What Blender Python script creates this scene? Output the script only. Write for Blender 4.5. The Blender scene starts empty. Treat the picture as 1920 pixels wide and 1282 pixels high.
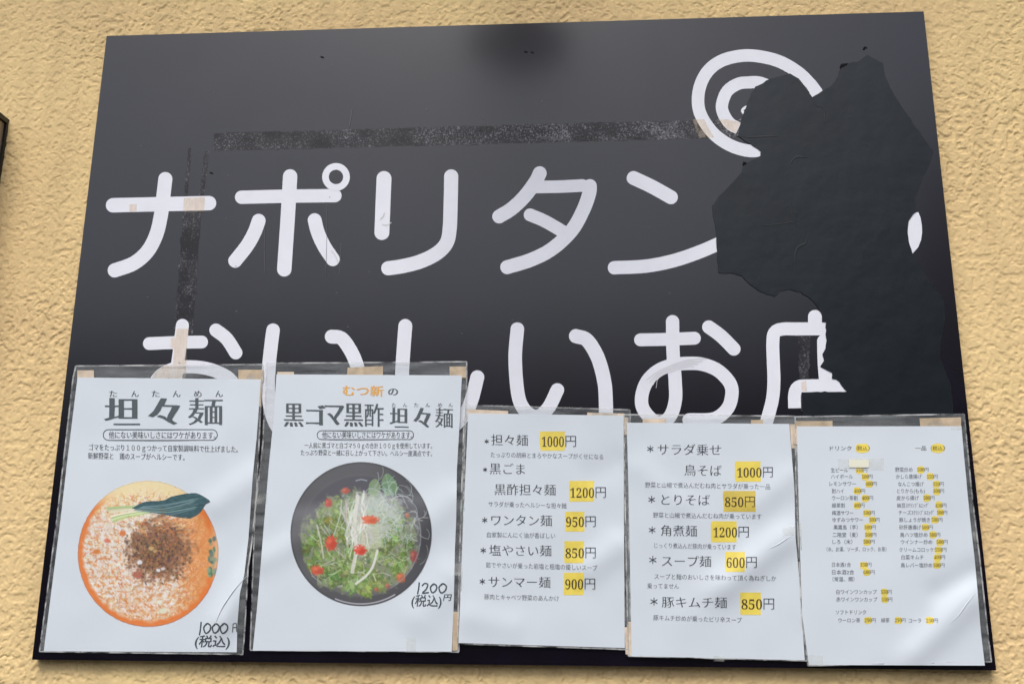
import bpy, math
import numpy as np

S = bpy.context.scene
COL = S.collection
rad = math.radians
rng = np.random.default_rng(7)

# ------------------------------------------------------------------ camera
# The signboard is a real 1.20 m wide board on the wall (y = 0 is the wall, the street is at -y).
# The camera pose is solved from where the board's four corners are seen.
PW, PH = 1920.0, 1282.0
F = 1798.6
BW, BH = 1.20, 0.8925                       # board size in metres
FRONT = 0.014                               # board face, metres in front of the wall
CORN = np.array([[60, 1236], [1868, 1256], [1732, 22], [200, 68]], float)   # BL BR TR TL


def homog(src, dst):
    A = []
    for (x, y), (u, v) in zip(src, dst):
        A.append([x, y, 1, 0, 0, 0, -u*x, -u*y, -u])
        A.append([0, 0, 0, x, y, 1, -v*x, -v*y, -v])
    return np.linalg.svd(np.array(A))[2][-1].reshape(3, 3)


_H = homog([[0, 0], [BW, 0], [BW, BH], [0, BH]], CORN - [PW/2, PH/2])
_M = np.diag([1/F, 1/F, 1]) @ _H
_M /= (np.linalg.norm(_M[:, 0]) + np.linalg.norm(_M[:, 1]))/2
if _M[2, 2] < 0:
    _M = -_M
r1 = _M[:, 0]/np.linalg.norm(_M[:, 0])
r2 = _M[:, 1] - r1*(r1 @ _M[:, 1]); r2 /= np.linalg.norm(r2)
r3 = np.cross(r1, r2)
_R = np.stack([r1, r2, r3], 1)               # board axes -> camera axes (x right, y down, z forward)
_C = -_R.T @ _M[:, 2]                        # camera centre in board axes (X right, Y up, Z out of the wall)
Z0 = 1.52 - _C[1]                            # camera 1.52 m above the pavement
X0 = -BW/2
CAM = np.array([X0 + _C[0], -(FRONT + _C[2]), Z0 + _C[1]])
B2W = np.array([[1, 0, 0], [0, 0, -1], [0, 1, 0]], float)     # board axes -> world
RW = B2W @ _R.T                              # camera axes -> world


def pt(px, py, d=0.0):
    """world points at photo places (px, py) on the plane d metres in front of the board face"""
    px = np.asarray(px, float); py = np.asarray(py, float)
    v = np.stack([(px - PW/2)/F, (py - PH/2)/F, np.ones_like(px)], -1) @ RW.T
    k = (-(FRONT + d) - CAM[1])/v[..., 1]
    return CAM + v*k[..., None]


cam = bpy.data.cameras.new("camera")
cam.sensor_width = 36.0
cam.lens = F/PW*36.0
cam.clip_start = 0.02
cam.clip_end = 2000
camo = bpy.data.objects.new("camera", cam)
COL.objects.link(camo)
from mathutils import Matrix, Vector
m3 = np.stack([RW[:, 0], -RW[:, 1], -RW[:, 2]], 1)
camo.matrix_world = Matrix.Translation(Vector(CAM)) @ Matrix(m3.tolist()).to_4x4()
S.camera = camo

# ------------------------------------------------------------------ light
SUN_EL, SUN_AZ = rad(56), rad(192)           # high, from the street side and a little left
world = bpy.data.worlds.new("World")
S.world = world
world.use_nodes = True
wn = world.node_tree
bgn = wn.nodes["Background"]
sky = wn.nodes.new("ShaderNodeTexSky")
sky.sky_type = 'NISHITA'
sky.sun_disc = False
sky.sun_elevation = SUN_EL
sky.sun_rotation = SUN_AZ
sky.dust_density = 2.5
sky.air_density = 1.0
sky.ozone_density = 1.0
hs = wn.nodes.new("ShaderNodeHueSaturation")
hs.inputs["Saturation"].default_value = 0.55  # thin cloud
wn.links.new(sky.outputs[0], hs.inputs["Color"])
wn.links.new(hs.outputs[0], bgn.inputs[0])
bgn.inputs[1].default_value = 0.12
sl = bpy.data.lights.new("sun", 'SUN')
sl.energy = 1.2
sl.angle = rad(28)
sl.color = (1.0, 0.985, 0.96)
so = bpy.data.objects.new("sun", sl)
COL.objects.link(so)
_sd = Vector((math.sin(SUN_AZ)*math.cos(SUN_EL), math.cos(SUN_AZ)*math.cos(SUN_EL), math.sin(SUN_EL)))
so.rotation_euler = _sd.to_track_quat('Z', 'Y').to_euler()
so.location = (0, -6, 12)
S.view_settings.view_transform = 'Standard'
S.view_settings.look = 'None'
S.view_settings.gamma = 1
S.view_settings.exposure = 0.87
S.render.engine = 'CYCLES'
S.cycles.max_bounces = 8
S.cycles.transparent_max_bounces = 16


# ------------------------------------------------------------------ materials
def lin(c):
    c = np.asarray(c, float)/255.0
    return np.where(c <= 0.04045, c/12.92, ((c + 0.055)/1.055)**2.4)


def new_mat(name):
    m = bpy.data.materials.new(name)
    m.use_nodes = True
    return m, m.node_tree, m.node_tree.nodes["Principled BSDF"]


def mat(name, col, rough=0.5, spec=0.5, noise=0.0, nscale=40.0, bump=0.0, bscale=200.0, coat=0.0, crough=0.2, metal=0.0):
    m, t, b = new_mat(name)
    b.inputs["Base Color"].default_value = (*col, 1)
    b.inputs["Roughness"].default_value = rough
    b.inputs["Specular IOR Level"].default_value = spec
    b.inputs["Metallic"].default_value = metal
    b.inputs["Coat Weight"].default_value = coat
    b.inputs["Coat Roughness"].default_value = crough
    tc = t.nodes.new("ShaderNodeTexCoord")
    if noise:
        n = t.nodes.new("ShaderNodeTexNoise")
        n.inputs["Scale"].default_value = nscale
        n.inputs["Detail"].default_value = 4
        t.links.new(tc.outputs["Object"], n.inputs["Vector"])
        r = t.nodes.new("ShaderNodeMapRange")
        r.inputs[1].default_value = 0.3; r.inputs[2].default_value = 0.7
        r.inputs[3].default_value = 1 - noise; r.inputs[4].default_value = 1 + noise
        t.links.new(n.outputs["Fac"], r.inputs[0])
        mx = t.nodes.new("ShaderNodeVectorMath"); mx.operation = 'SCALE'
        mx.inputs[0].default_value = col
        t.links.new(r.outputs[0], mx.inputs["Scale"])
        t.links.new(mx.outputs[0], b.inputs["Base Color"])
    if bump:
        n = t.nodes.new("ShaderNodeTexNoise")
        n.inputs["Scale"].default_value = bscale
        n.inputs["Detail"].default_value = 3
        t.links.new(tc.outputs["Object"], n.inputs["Vector"])
        bp = t.nodes.new("ShaderNodeBump")
        bp.inputs["Strength"].default_value = 1.0
        bp.inputs["Distance"].default_value = bump
        t.links.new(n.outputs["Fac"], bp.inputs["Height"])
        t.links.new(bp.outputs[0], b.inputs["Normal"])
    return m


def film_mat(name, tint, col, fac, streak=0.0, rough=0.18, scale=(60, 60, 60), lo=0.35, hi=0.65):
    """clear or rubbed film: see-through base with a thin share of real surface, streaked by noise"""
    m, t, b = new_mat(name)
    b.inputs["Base Color"].default_value = (*col, 1)
    b.inputs["Roughness"].default_value = rough
    tr = t.nodes.new("ShaderNodeBsdfTransparent")
    tr.inputs[0].default_value = (*tint, 1)
    mx = t.nodes.new("ShaderNodeMixShader")
    out = t.nodes["Material Output"]
    tc = t.nodes.new("ShaderNodeTexCoord")
    mp = t.nodes.new("ShaderNodeMapping")
    mp.inputs["Scale"].default_value = scale
    n = t.nodes.new("ShaderNodeTexNoise")
    n.inputs["Scale"].default_value = 1.0
    n.inputs["Detail"].default_value = 5
    t.links.new(tc.outputs["Object"], mp.inputs[0])
    t.links.new(mp.outputs[0], n.inputs["Vector"])
    r = t.nodes.new("ShaderNodeMapRange")
    r.inputs[1].default_value = lo; r.inputs[2].default_value = hi
    r.inputs[3].default_value = max(0, fac - streak); r.inputs[4].default_value = min(1, fac + streak)
    t.links.new(n.outputs["Fac"], r.inputs[0])
    t.links.new(r.outputs[0], mx.inputs[0])
    t.links.new(tr.outputs[0], mx.inputs[1])
    t.links.new(b.outputs[0], mx.inputs[2])
    t.links.new(mx.outputs[0], out.inputs[0])
    return m


def wall_mat():
    m, t, b = new_mat("stucco")
    tc = t.nodes.new("ShaderNodeTexCoord")
    n1 = t.nodes.new("ShaderNodeTexNoise"); n1.inputs["Scale"].default_value = 3.0; n1.inputs["Detail"].default_value = 5
    n2 = t.nodes.new("ShaderNodeTexNoise"); n2.inputs["Scale"].default_value = 260.0; n2.inputs["Detail"].default_value = 4
    for n in (n1, n2):
        t.links.new(tc.outputs["Object"], n.inputs["Vector"])
    cr = t.nodes.new("ShaderNodeValToRGB")
    cr.color_ramp.elements[0].position = 0.3
    cr.color_ramp.elements[0].color = (0.71, 0.50, 0.255, 1)
    cr.color_ramp.elements[1].position = 0.7
    cr.color_ramp.elements[1].color = (0.82, 0.61, 0.295, 1)
    t.links.new(n1.outputs["Fac"], cr.inputs[0])
    # faint rain streaks and dust
    mp = t.nodes.new("ShaderNodeMapping"); mp.inputs["Scale"].default_value = (26, 26, 2.2)
    n3 = t.nodes.new("ShaderNodeTexNoise"); n3.inputs["Scale"].default_value = 1.0; n3.inputs["Detail"].default_value = 6
    t.links.new(tc.outputs["Object"], mp.inputs[0]); t.links.new(mp.outputs[0], n3.inputs["Vector"])
    r3 = t.nodes.new("ShaderNodeMapRange")
    r3.inputs[1].default_value = 0.32; r3.inputs[2].default_value = 0.58; r3.inputs[3].default_value = 0.90; r3.inputs[4].default_value = 1.02
    t.links.new(n3.outputs["Fac"], r3.inputs[0])
    sc = t.nodes.new("ShaderNodeVectorMath"); sc.operation = 'SCALE'
    t.links.new(cr.outputs[0], sc.inputs[0]); t.links.new(r3.outputs[0], sc.inputs["Scale"])
    t.links.new(sc.outputs[0], b.inputs["Base Color"])
    bp = t.nodes.new("ShaderNodeBump"); bp.inputs["Distance"].default_value = 0.0009; bp.inputs["Strength"].default_value = 0.7
    t.links.new(n2.outputs["Fac"], bp.inputs["Height"])
    t.links.new(bp.outputs[0], b.inputs["Normal"])
    b.inputs["Roughness"].default_value = 0.85
    b.inputs["Specular IOR Level"].default_value = 0.25
    return m


def print_mat():
    """printed picture: colours come from the painted mesh, edges fade into the paper"""
    m, t, b = new_mat("printed_picture")
    a = t.nodes.new("ShaderNodeAttribute"); a.attribute_name = "ink"
    t.links.new(a.outputs["Color"], b.inputs["Base Color"])
    b.inputs["Roughness"].default_value = 0.45
    b.inputs["Coat Weight"].default_value = 0.35
    b.inputs["Coat Roughness"].default_value = 0.2
    tr = t.nodes.new("ShaderNodeBsdfTransparent")
    mx = t.nodes.new("ShaderNodeMixShader")
    t.links.new(a.outputs["Alpha"], mx.inputs[0])
    t.links.new(tr.outputs[0], mx.inputs[1]); t.links.new(b.outputs[0], mx.inputs[2])
    t.links.new(mx.outputs[0], t.nodes["Material Output"].inputs[0])
    return m


M = {}
M["wall"] = wall_mat()
M["panel"] = mat("black_panel", (0.0034, 0.0018, 0.0056), rough=0.23, spec=0.62, noise=0.5, nscale=10)
M["panel_edge"] = mat("panel_edge", (0.004, 0.004, 0.005), rough=0.5)
M["letter"] = mat("white_vinyl", (0.78, 0.78, 0.83), rough=0.4, noise=0.03, nscale=30)
M["sheet"] = mat("black_sheet", (0.0040, 0.0074, 0.0110), rough=0.36, spec=0.36, noise=0.3, nscale=9, bump=0.0008, bscale=24)
M["fold"] = mat("sheet_fold", (0.004, 0.004, 0.005), rough=0.7, spec=0.2)
M["ridge"] = mat("sheet_ridge", (0.005, 0.0078, 0.011), rough=0.5, spec=0.35)
M["smear"] = mat("smear", (0.60, 0.58, 0.58), rough=0.6)
M["scratch"] = mat("scratch", (0.10, 0.10, 0.11), rough=0.6)
M["tanfilm"] = film_mat("tan_glue", (0.985, 0.93, 0.86), (0.78, 0.66, 0.53), 0.16, 0.12, 0.5, (160, 160, 60))
M["paper"] = mat("paper", (0.66, 0.705, 0.745), rough=0.6, coat=0.35, crough=0.22, bump=0.0004, bscale=9)
M["film"] = film_mat("clear_film", (0.93, 0.94, 0.94), (0.75, 0.78, 0.78), 0.15, 0.08, 0.2, (14, 14, 90))  # pale streaks in the mix stand for glints on the film
M["seam"] = film_mat("film_seam", (0.9, 0.9, 0.9), (0.8, 0.8, 0.78), 0.34, 0.32, 0.3, (40, 40, 70))
M["tape"] = mat("masking_tape", (0.52, 0.40, 0.27), rough=0.55, noise=0.22, nscale=70, bump=0.0008, bscale=110)
M["tape_pale"] = mat("masking_tape_pale", (0.66, 0.53, 0.40), rough=0.55, noise=0.2, nscale=70, bump=0.0008, bscale=110)
M["clear_tape"] = film_mat("clear_tape", (0.975, 0.975, 0.97), (0.85, 0.85, 0.8), 0.14, 0.10, 0.2, (60, 60, 60))
M["cover"] = mat("paper_cover", (0.80, 0.78, 0.62), rough=0.5)
M["grey_ink"] = mat("grey_ink", (0.078, 0.098, 0.106), rough=0.5, coat=0.3)
M["dark_ink"] = mat("dark_ink", (0.048, 0.058, 0.07), rough=0.5, coat=0.3)
M["soft_ink"] = mat("soft_ink", (0.115, 0.13, 0.155), rough=0.5, coat=0.3)
M["gold_ink"] = mat("gold_ink", (0.80, 0.40, 0.07), rough=0.5, coat=0.3)
M["pen"] = mat("marker_pen", (0.055, 0.075, 0.085), rough=0.5, coat=0.3)
M["brown_ink"] = mat("brown_ink", (0.07, 0.045, 0.015), rough=0.5, coat=0.3)
M["yellow"] = mat("yellow_marker", (0.84, 0.66, 0.105), rough=0.5, coat=0.3, noise=0.10, nscale=60)
M["ochre"] = mat("ochre_marker", (0.66, 0.50, 0.09), rough=0.5, coat=0.3, noise=0.10, nscale=60)
M["picture"] = print_mat()
M["box_side"] = mat("box_side", (0.34, 0.27, 0.19), rough=0.5, noise=0.1)
M["box_trim"] = mat("box_trim", (0.01, 0.01, 0.01), rough=0.45)
M["lamp"] = mat("lamp_metal", (0.012, 0.012, 0.012), rough=0.5)
M["asphalt"] = mat("asphalt", (0.05, 0.05, 0.05), rough=0.9, noise=0.2, nscale=6, bump=0.004, bscale=90)
M["facade"] = mat("far_facade", (0.02, 0.02, 0.023), rough=0.9, noise=0.2, nscale=1)
M["facade2"] = mat("far_facade_green", (0.30, 0.31, 0.27), rough=0.9, noise=0.2, nscale=1)
M["glass"] = mat("far_window", (0.01, 0.012, 0.015), rough=0.15)
M["eave"] = mat("eave_board", (0.20, 0.15, 0.10), rough=0.8)


# ------------------------------------------------------------------ helpers
def link(name, data, parent=None):
    o = bpy.data.objects.new(name, data)
    COL.objects.link(o)
    if parent is not None:
        o.parent = parent
    return o


def tag(o, label, cat, group=None, kind=None):
    if label: o["label"] = label
    if cat: o["category"] = cat
    if group: o["group"] = group
    if kind: o["kind"] = kind
    return o


ORG = {}


def thing(name, label, cat, org=(0, 0, 0), group=None):
    o = link(name, None)
    o.location = org
    ORG[o.name] = np.array(org, float)
    return tag(o, label, cat, group)


def org_of(parent):
    while parent is not None and parent.name not in ORG:
        parent = parent.parent
    return ORG[parent.name] if parent is not None else np.zeros(3)


class MB:
    """collects faces; build() links them as one mesh object"""
    def __init__(s):
        s.v = []; s.f = []; s.mi = []; s.n = 0

    def add(s, verts, faces, mi=0):
        verts = np.asarray(verts, float).reshape(-1, 3)
        s.v.append(verts)
        for f in faces:
            s.f.append([int(i) + s.n for i in f]); s.mi.append(mi)
        s.n += len(verts)

    def box(s, lo, hi, mi=0):
        (a, b, c), (d, e, f) = lo, hi
        v = [(a, b, c), (d, b, c), (d, e, c), (a, e, c), (a, b, f), (d, b, f), (d, e, f), (a, e, f)]
        s.add(v, [(0, 3, 2, 1), (4, 5, 6, 7), (0, 1, 5, 4), (1, 2, 6, 5), (2, 3, 7, 6), (3, 0, 4, 7)], mi)

    def poly(s, pts, d, d_back=None, mi=0):
        pts = np.asarray(pts, float)
        a = 0.5*np.sum(pts[:, 0]*np.roll(pts[:, 1], -1) - np.roll(pts[:, 0], -1)*pts[:, 1])
        if a > 0: pts = pts[::-1]                         # counter-clockwise as seen from the street
        n = len(pts)
        f = pt(pts[:, 0], pts[:, 1], d)
        if d_back is None:
            s.add(f, [range(n)], mi)
        else:
            b = f.copy(); b[:, 1] = -(FRONT + d_back)
            s.add(np.vstack([f, b]), [list(range(n))] + [[i, n + i, n + (i+1) % n, (i+1) % n] for i in range(n)], mi)

    def ribbon(s, pts, w, d, caps=(1, 1), mi=0, dfun=None):
        """a brush stroke of even width along a smooth line through photo points"""
        c = smooth(pts)
        t = np.gradient(c, axis=0)
        t /= np.linalg.norm(t, axis=1)[:, None] + 1e-9
        nrm = np.stack([-t[:, 1], t[:, 0]], 1)
        h = w/2 if np.isscalar(w) else np.interp(np.linspace(0, 1, len(c)), np.linspace(0, 1, len(w)), w)[:, None]/2
        L = c + nrm*h; R = c - nrm*h
        hs = (h, h) if np.isscalar(h) else (h[0, 0], h[-1, 0])
        if caps[0]: L, R = cap(L, R, c[0], -t[0], hs[0], True)
        if caps[1]: L, R = cap(L, R, c[-1], t[-1], hs[1], False)
        k = len(L)
        P2 = np.vstack([L, R])
        d = d + np.tile(np.linspace(0, 0.00004, k), 2)      # a stroke that crosses itself lies on top of itself
        dd = d + (dfun(P2[:, 0], P2[:, 1]) if dfun else 0.0)
        s.add(pt(P2[:, 0], P2[:, 1], dd), [[i, i+1, k+i+1, k+i] for i in range(k-1)], mi)

    def build(s, name, mats, parent=None, smoothf=False):
        me = bpy.data.meshes.new(name)
        v = np.vstack(s.v) - org_of(parent)
        me.from_pydata(v.tolist(), [], s.f)
        mats = mats if isinstance(mats, (list, tuple)) else [mats]
        for m in mats: me.materials.append(m)
        if len(mats) > 1:
            me.polygons.foreach_set("material_index", s.mi)
        if smoothf:
            me.polygons.foreach_set("use_smooth", [True]*len(me.polygons))
        me.update()
        return link(name, me, parent)


def cap(L, R, c, t, h, first):
    """round-cornered end: a squashed half circle, as on rounded display lettering"""
    a = np.linspace(0, math.pi/2, 9)[1:-1]
    n = np.stack([-t[1], t[0]]) if not first else np.stack([t[1], -t[0]])
    e = 0.55                                                # superellipse: flatter end, round corners
    ca, sa = np.cos(a)**(2*e*0.9), np.sin(a)**(2*e*0.9)
    l = np.array([c + n*h*x + t*h*y for x, y in zip(ca, sa)])
    r = np.array([c - n*h*x + t*h*y for x, y in zip(ca, sa)])
    tip = (c + t*h)[None]
    if first:
        return np.vstack([tip, l[::-1], L]), np.vstack([tip, r[::-1], R])
    return np.vstack([L, l, tip]), np.vstack([R, r, tip])


def smooth(pts, step=4.0):
    p = np.asarray(pts, float)
    if len(p) == 2:
        return np.linspace(p[0], p[1], 8)
    q = np.vstack([2*p[0] - p[1], p, 2*p[-1] - p[-2]])
    out = []
    for i in range(1, len(q) - 2):
        n = max(3, int(np.linalg.norm(q[i+1] - q[i])/step))
        for u in np.arange(n)/n:
            a, b, c, d = q[i-1], q[i], q[i+1], q[i+2]
            out.append(0.5*((2*b) + (c-a)*u + (2*a-5*b+4*c-d)*u*u + (3*b-a-3*c+d)*u**3))
    out.append(p[-1])
    return np.array(out)


_perm = rng.permutation(1024)


def perlin(x, y, seed=0):
    xi = np.floor(x).astype(int); yi = np.floor(y).astype(int)
    xf = x - xi; yf = y - yi
    u = xf**3*(xf*(xf*6 - 15) + 10); v = yf**3*(yf*(yf*6 - 15) + 10)

    def g(ix, iy, fx, fy):
        h = _perm[(_perm[(ix + seed*37) & 1023] + iy) & 1023]
        a = h*(2*math.pi/1024)
        return np.cos(a)*fx + np.sin(a)*fy
    n00 = g(xi, yi, xf, yf); n10 = g(xi+1, yi, xf-1, yf)
    n01 = g(xi, yi+1, xf, yf-1); n11 = g(xi+1, yi+1, xf-1, yf-1)
    return ((n00*(1-u) + n10*u)*(1-v) + (n01*(1-u) + n11*u)*v)*1.5


def sstep(a, b, x):
    t = np.clip((x - a)/(b - a), 0, 1)
    return t*t*(3 - 2*t)


# ------------------------------------------------------------------ ground, street
g = MB()
g.add([(-900, -900, 0), (900, -900, 0), (900, 900, 0), (-900, 900, 0)], [(0, 1, 2, 3)])
tag(g.build("ground", M["asphalt"]), "dark grey asphalt street in front of the wall", "ground", kind="structure")

# ------------------------------------------------------------------ the stuccoed building behind the sign
shop = thing("stucco_building", "ochre stucco building wall behind the large black signboard", "building")


def stucco_height(x, z):
    """the sprayed blobs have sagged a little: their lower edges are the steep ones"""
    w = sstep(-0.5, 0.6, perlin(x*5, z*5, 9))
    return stucco_blobs(x, z + 0.0036*sstep(-0.42, 0.3, perlin(x*116, z*142, 1)))*(0.75 + 0.45*w)


def stucco_blobs(x, z):
    """sprayed stucco: raised blobs with flattened tops and worm-like hollows between"""
    wx = perlin(x*38, z*38, 3)*0.35; wz = perlin(x*38, z*38, 4)*0.35
    n = perlin(x*116 + wx*2, z*142 + wz*2, 1)*0.75 + perlin(x*235 + wx, z*260 + wz, 2)*0.36
    n2 = np.abs(perlin(x*92 + wx*2, z*112 + wz*2, 5))
    flat = sstep(-0.42, -0.02, n)
    worm = sstep(0.0, 0.10, n2)
    return 0.00145*flat*(0.5 + 0.5*worm) + 0.00035*perlin(x*420, z*420, 6)*(0.4 + 0.6*flat) + 0.0007*perlin(x*12, z*12, 7)


sp = 0.0014
xs = np.concatenate([np.arange(-1.7, -0.921, .0034), np.arange(-0.92, 0.92, sp), np.arange(0.9215, 1.7, .0034)])
zs = np.concatenate([np.arange(Z0 - 0.7, Z0 - 0.221, .0034), np.arange(Z0 - 0.22, Z0 + 1.05, sp), np.arange(Z0 + 1.052, Z0 + 1.5, .0034)])
XX, ZZ = np.meshgrid(xs, zs)
HH = stucco_height(XX, ZZ)
nx, nz = len(xs), len(zs)
idx = np.arange(nx*nz).reshape(nz, nx)
quads = np.stack([idx[:-1, :-1], idx[:-1, 1:], idx[1:, 1:], idx[1:, :-1]], -1)
cx = (XX[:-1, :-1] + sp/2); cz = (ZZ[:-1, :-1] + sp/2)
keep = ~((np.abs(cx) < BW/2 - 0.06) & (cz > Z0 + 0.06) & (cz < Z0 + BH - 0.06))
quads = quads[keep].reshape(-1, 4)
V = np.stack([XX.ravel(), -HH.ravel(), ZZ.ravel()], 1)
# plain stucco farther out, behind the board and around
xa, xb, za, zb = xs[0], xs[-1], zs[0], zs[-1]
big = np.array([(-9, 0, 0), (xa, 0, 0), (xb, 0, 0), (9, 0, 0), (-9, 0, za), (xa, 0, za), (xb, 0, za), (9, 0, za),
                (-9, 0, zb), (xa, 0, zb), (xb, 0, zb), (9, 0, zb), (-9, 0, 3.9), (xa, 0, 3.9), (xb, 0, 3.9), (9, 0, 3.9)], float)
bq = [(0, 1, 5, 4), (1, 2, 6, 5), (2, 3, 7, 6), (4, 5, 9, 8), (6, 7, 11, 10), (8, 9, 13, 12), (9, 10, 14, 13), (10, 11, 15, 14)]
ib = np.array([(-0.56, 0.0005, Z0+0.04), (0.56, 0.0005, Z0+0.04), (0.56, 0.0005, Z0+BH-0.04), (-0.56, 0.0005, Z0+BH-0.04)])
allv = np.vstack([V, big, ib])
o1, o2 = len(V), len(V) + len(big)
allq = np.vstack([quads, np.array(bq) + o1, np.array([[0, 1, 2, 3]]) + o2])
me = bpy.data.meshes.new("wall")
me.vertices.add(len(allv)); me.vertices.foreach_set("co", allv.ravel())
me.loops.add(allq.size); me.loops.foreach_set("vertex_index", allq.ravel().astype(np.int32))
me.polygons.add(len(allq)); me.polygons.foreach_set("loop_start", np.arange(0, allq.size, 4, dtype=np.int32))
me.polygons.foreach_set("use_smooth", np.ones(len(allq), bool))
me.materials.append(M["wall"]); me.update(calc_edges=True)
link("wall", me, shop)
e = MB()
e.box((-9, -0.62, 3.55), (9, -0.005, 3.70)); e.box((-9, -0.70, 3.53), (9, -0.623, 3.78))
e.build("eave", M["eave"], shop)

# ------------------------------------------------------------------ buildings across the street (seen only as reflections)
def far_building(label, x0, x1, y, h, m, cols, rows):
    t = thing("street_building", label, "building", ((x0+x1)/2, y, 0))
    b = MB(); b.box((x0, y - 8, 0), (x1, y, h)); b.build("wall", m, t)
    b = MB(); b.box((x0 - .3, y - 8.3, h + .003), (x1 + .3, y + .3, h + .4)); b.build("roof", m, t)
    for r in range(rows):
        for c in range(cols):
            xc = x0 + (c + .5)*(x1 - x0)/cols; zc = 1.6 + r*2.9
            w = MB(); w.box((xc - .8, y + .003, zc - .7), (xc + .8, y + .06, zc + .7)); w.build("window", M["glass"], t)


far_building("dark low building across the street opposite the sign", -16, 6.0, -13.0, 4.5, M["facade"], 7, 1)
far_building("tall greenish building across the street right of the low one", 7.0, 26, -14.5, 8.6, M["facade2"], 6, 2)

# ------------------------------------------------------------------ lamp above the board (out of frame, reflected in its top edge)
lamp_x = float(pt(945, 60)[0])
lz = Z0 + BH + 0.215
lp = thing("sign_lamp", "black gooseneck lamp on the wall above the signboard", "lamp", (lamp_x, 0, lz))
b = MB()
ang = np.linspace(0, 2*math.pi, 25)[:-1]


def lathe(b, prof, c):
    rings = np.array([[(c[0] + r*math.cos(a), c[1] + r*math.sin(a), c[2] + z) for a in ang] for r, z in prof])
    k = len(ang)
    b.add(rings, [[i*k + j, i*k + (j+1) % k, (i+1)*k + (j+1) % k, (i+1)*k + j] for i in range(len(prof)-1) for j in range(k)])


lathe(b, [(0.001, 0.10), (0.035, 0.10), (0.04, 0.05), (0.10, 0.0), (0.10, -0.006), (0.03, 0.03), (0.001, 0.03)], (lamp_x, -0.38, lz - 0.02))
b.build("lamp_shade", M["lamp"], lp, True)
b = MB()
b.box((lamp_x - .012, -.39, lz + .082), (lamp_x + .012, -.02, lz + .106)); b.build("arm", M["lamp"], lp)
b = MB(); b.box((lamp_x - .05, -.02, lz + .04), (lamp_x + .05, 0.0, lz + .15)); b.build("mount", M["lamp"], lp)

# ------------------------------------------------------------------ box at the left edge
bc = pt(15, 229, -FRONT + 0.002)
bx, bz = float(bc[0]), float(bc[2])
wb = thing("wall_box", "brown metal box with black top and edges fixed to the wall left of the signboard", "box", (bx, 0, bz - .3))
b = MB(); b.box((bx - 0.26, -0.070, bz - 0.34), (bx - 0.003, 0.003, bz - 0.004)); b.build("body", M["box_side"], wb)
b = MB(); b.box((bx - 0.264, -0.076, bz - 0.0035), (bx + 0.001, 0.003, bz + 0.004)); b.build("lid", M["box_trim"], wb)
b = MB(); b.box((bx - 0.0025, -0.006, bz - 0.345), (bx + 0.001, 0.003, bz - 0.0038)); b.build("edge_trim", M["box_trim"], wb)
b = MB(); b.box((bx - 0.262, -0.073, bz - 0.348), (bx - 0.003, 0.003, bz - 0.3405)); b.build("base", M["box_trim"], wb)

# ------------------------------------------------------------------ signboard
so_ = thing("signboard", "large black signboard with white Japanese lettering on the stucco wall", "signboard", (0, 0, Z0))
b = MB(); b.box((-BW/2, -FRONT, Z0), (BW/2, -0.004, Z0 + BH))
b.build("panel", M["panel"], so_)

D = 0.0003


def letter(strokes, name="letter", extra=None):
    b = MB()
    for i, st in enumerate(strokes):
        p, w = st[0], st[1]
        caps = st[2] if len(st) > 2 else (1, 1)
        b.ribbon(p, w, D + i*0.00005, caps)
    if extra: extra(b)
    return b.build(name, M["letter"], so_)


def ring(b, c, ro, ri, d):
    a = np.linspace(0, 2*math.pi, 49)[:-1]
    k = len(a)
    o = np.stack([c[0] + ro*np.cos(a), c[1] + ro*np.sin(a)], 1)
    n = np.stack([c[0] + ri*np.cos(a), c[1] + ri*np.sin(a)], 1)
    p = np.vstack([o, n])
    b.add(pt(p[:, 0], p[:, 1], d), [[i, (i+1) % k, k + (i+1) % k, k + i] for i in range(k)])


# first row
letter([([(212, 385), (300, 383), (392, 381)], 27), ([(310, 336), (307, 362), (302, 402), (293, 440), (276, 472), (250, 494), (215, 507)], 26.5)])
letter([([(453, 370), (540, 368), (628, 367)], 25), ([(544, 331), (540, 400), (533, 505)], 27),
        ([(485, 414), (477, 436), (463, 461), (441, 489)], 26), ([(590, 413), (596, 436), (608, 462), (624, 486)], 26)],
       extra=lambda b: ring(b, (630, 332), 26, 13.5, D + .0002))
letter([([(720, 335), (718, 385), (716, 436)], 28),
        ([(846, 331), (845, 380), (843, 430), (837, 456), (819, 475), (789, 490), (755, 499), (728, 503)], 26.5)])
letter([([(1012, 325), (1004, 341), (984, 368), (960, 391), (936, 406)], 26), ([(1000, 351), (1050, 350), (1092, 348)], 23.5),
        ([(1106, 349), (1105, 362), (1094, 393), (1072, 432), (1036, 466), (996, 487), (951, 501)], 26), ([(994, 403), (1022, 415), (1062, 438)], 24)])
letter([([(1188, 334), (1222, 350), (1258, 370)], 26), ([(1152, 502), (1210, 499), (1262, 489), (1315, 471), (1365, 448), (1400, 425)], 25)])
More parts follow.
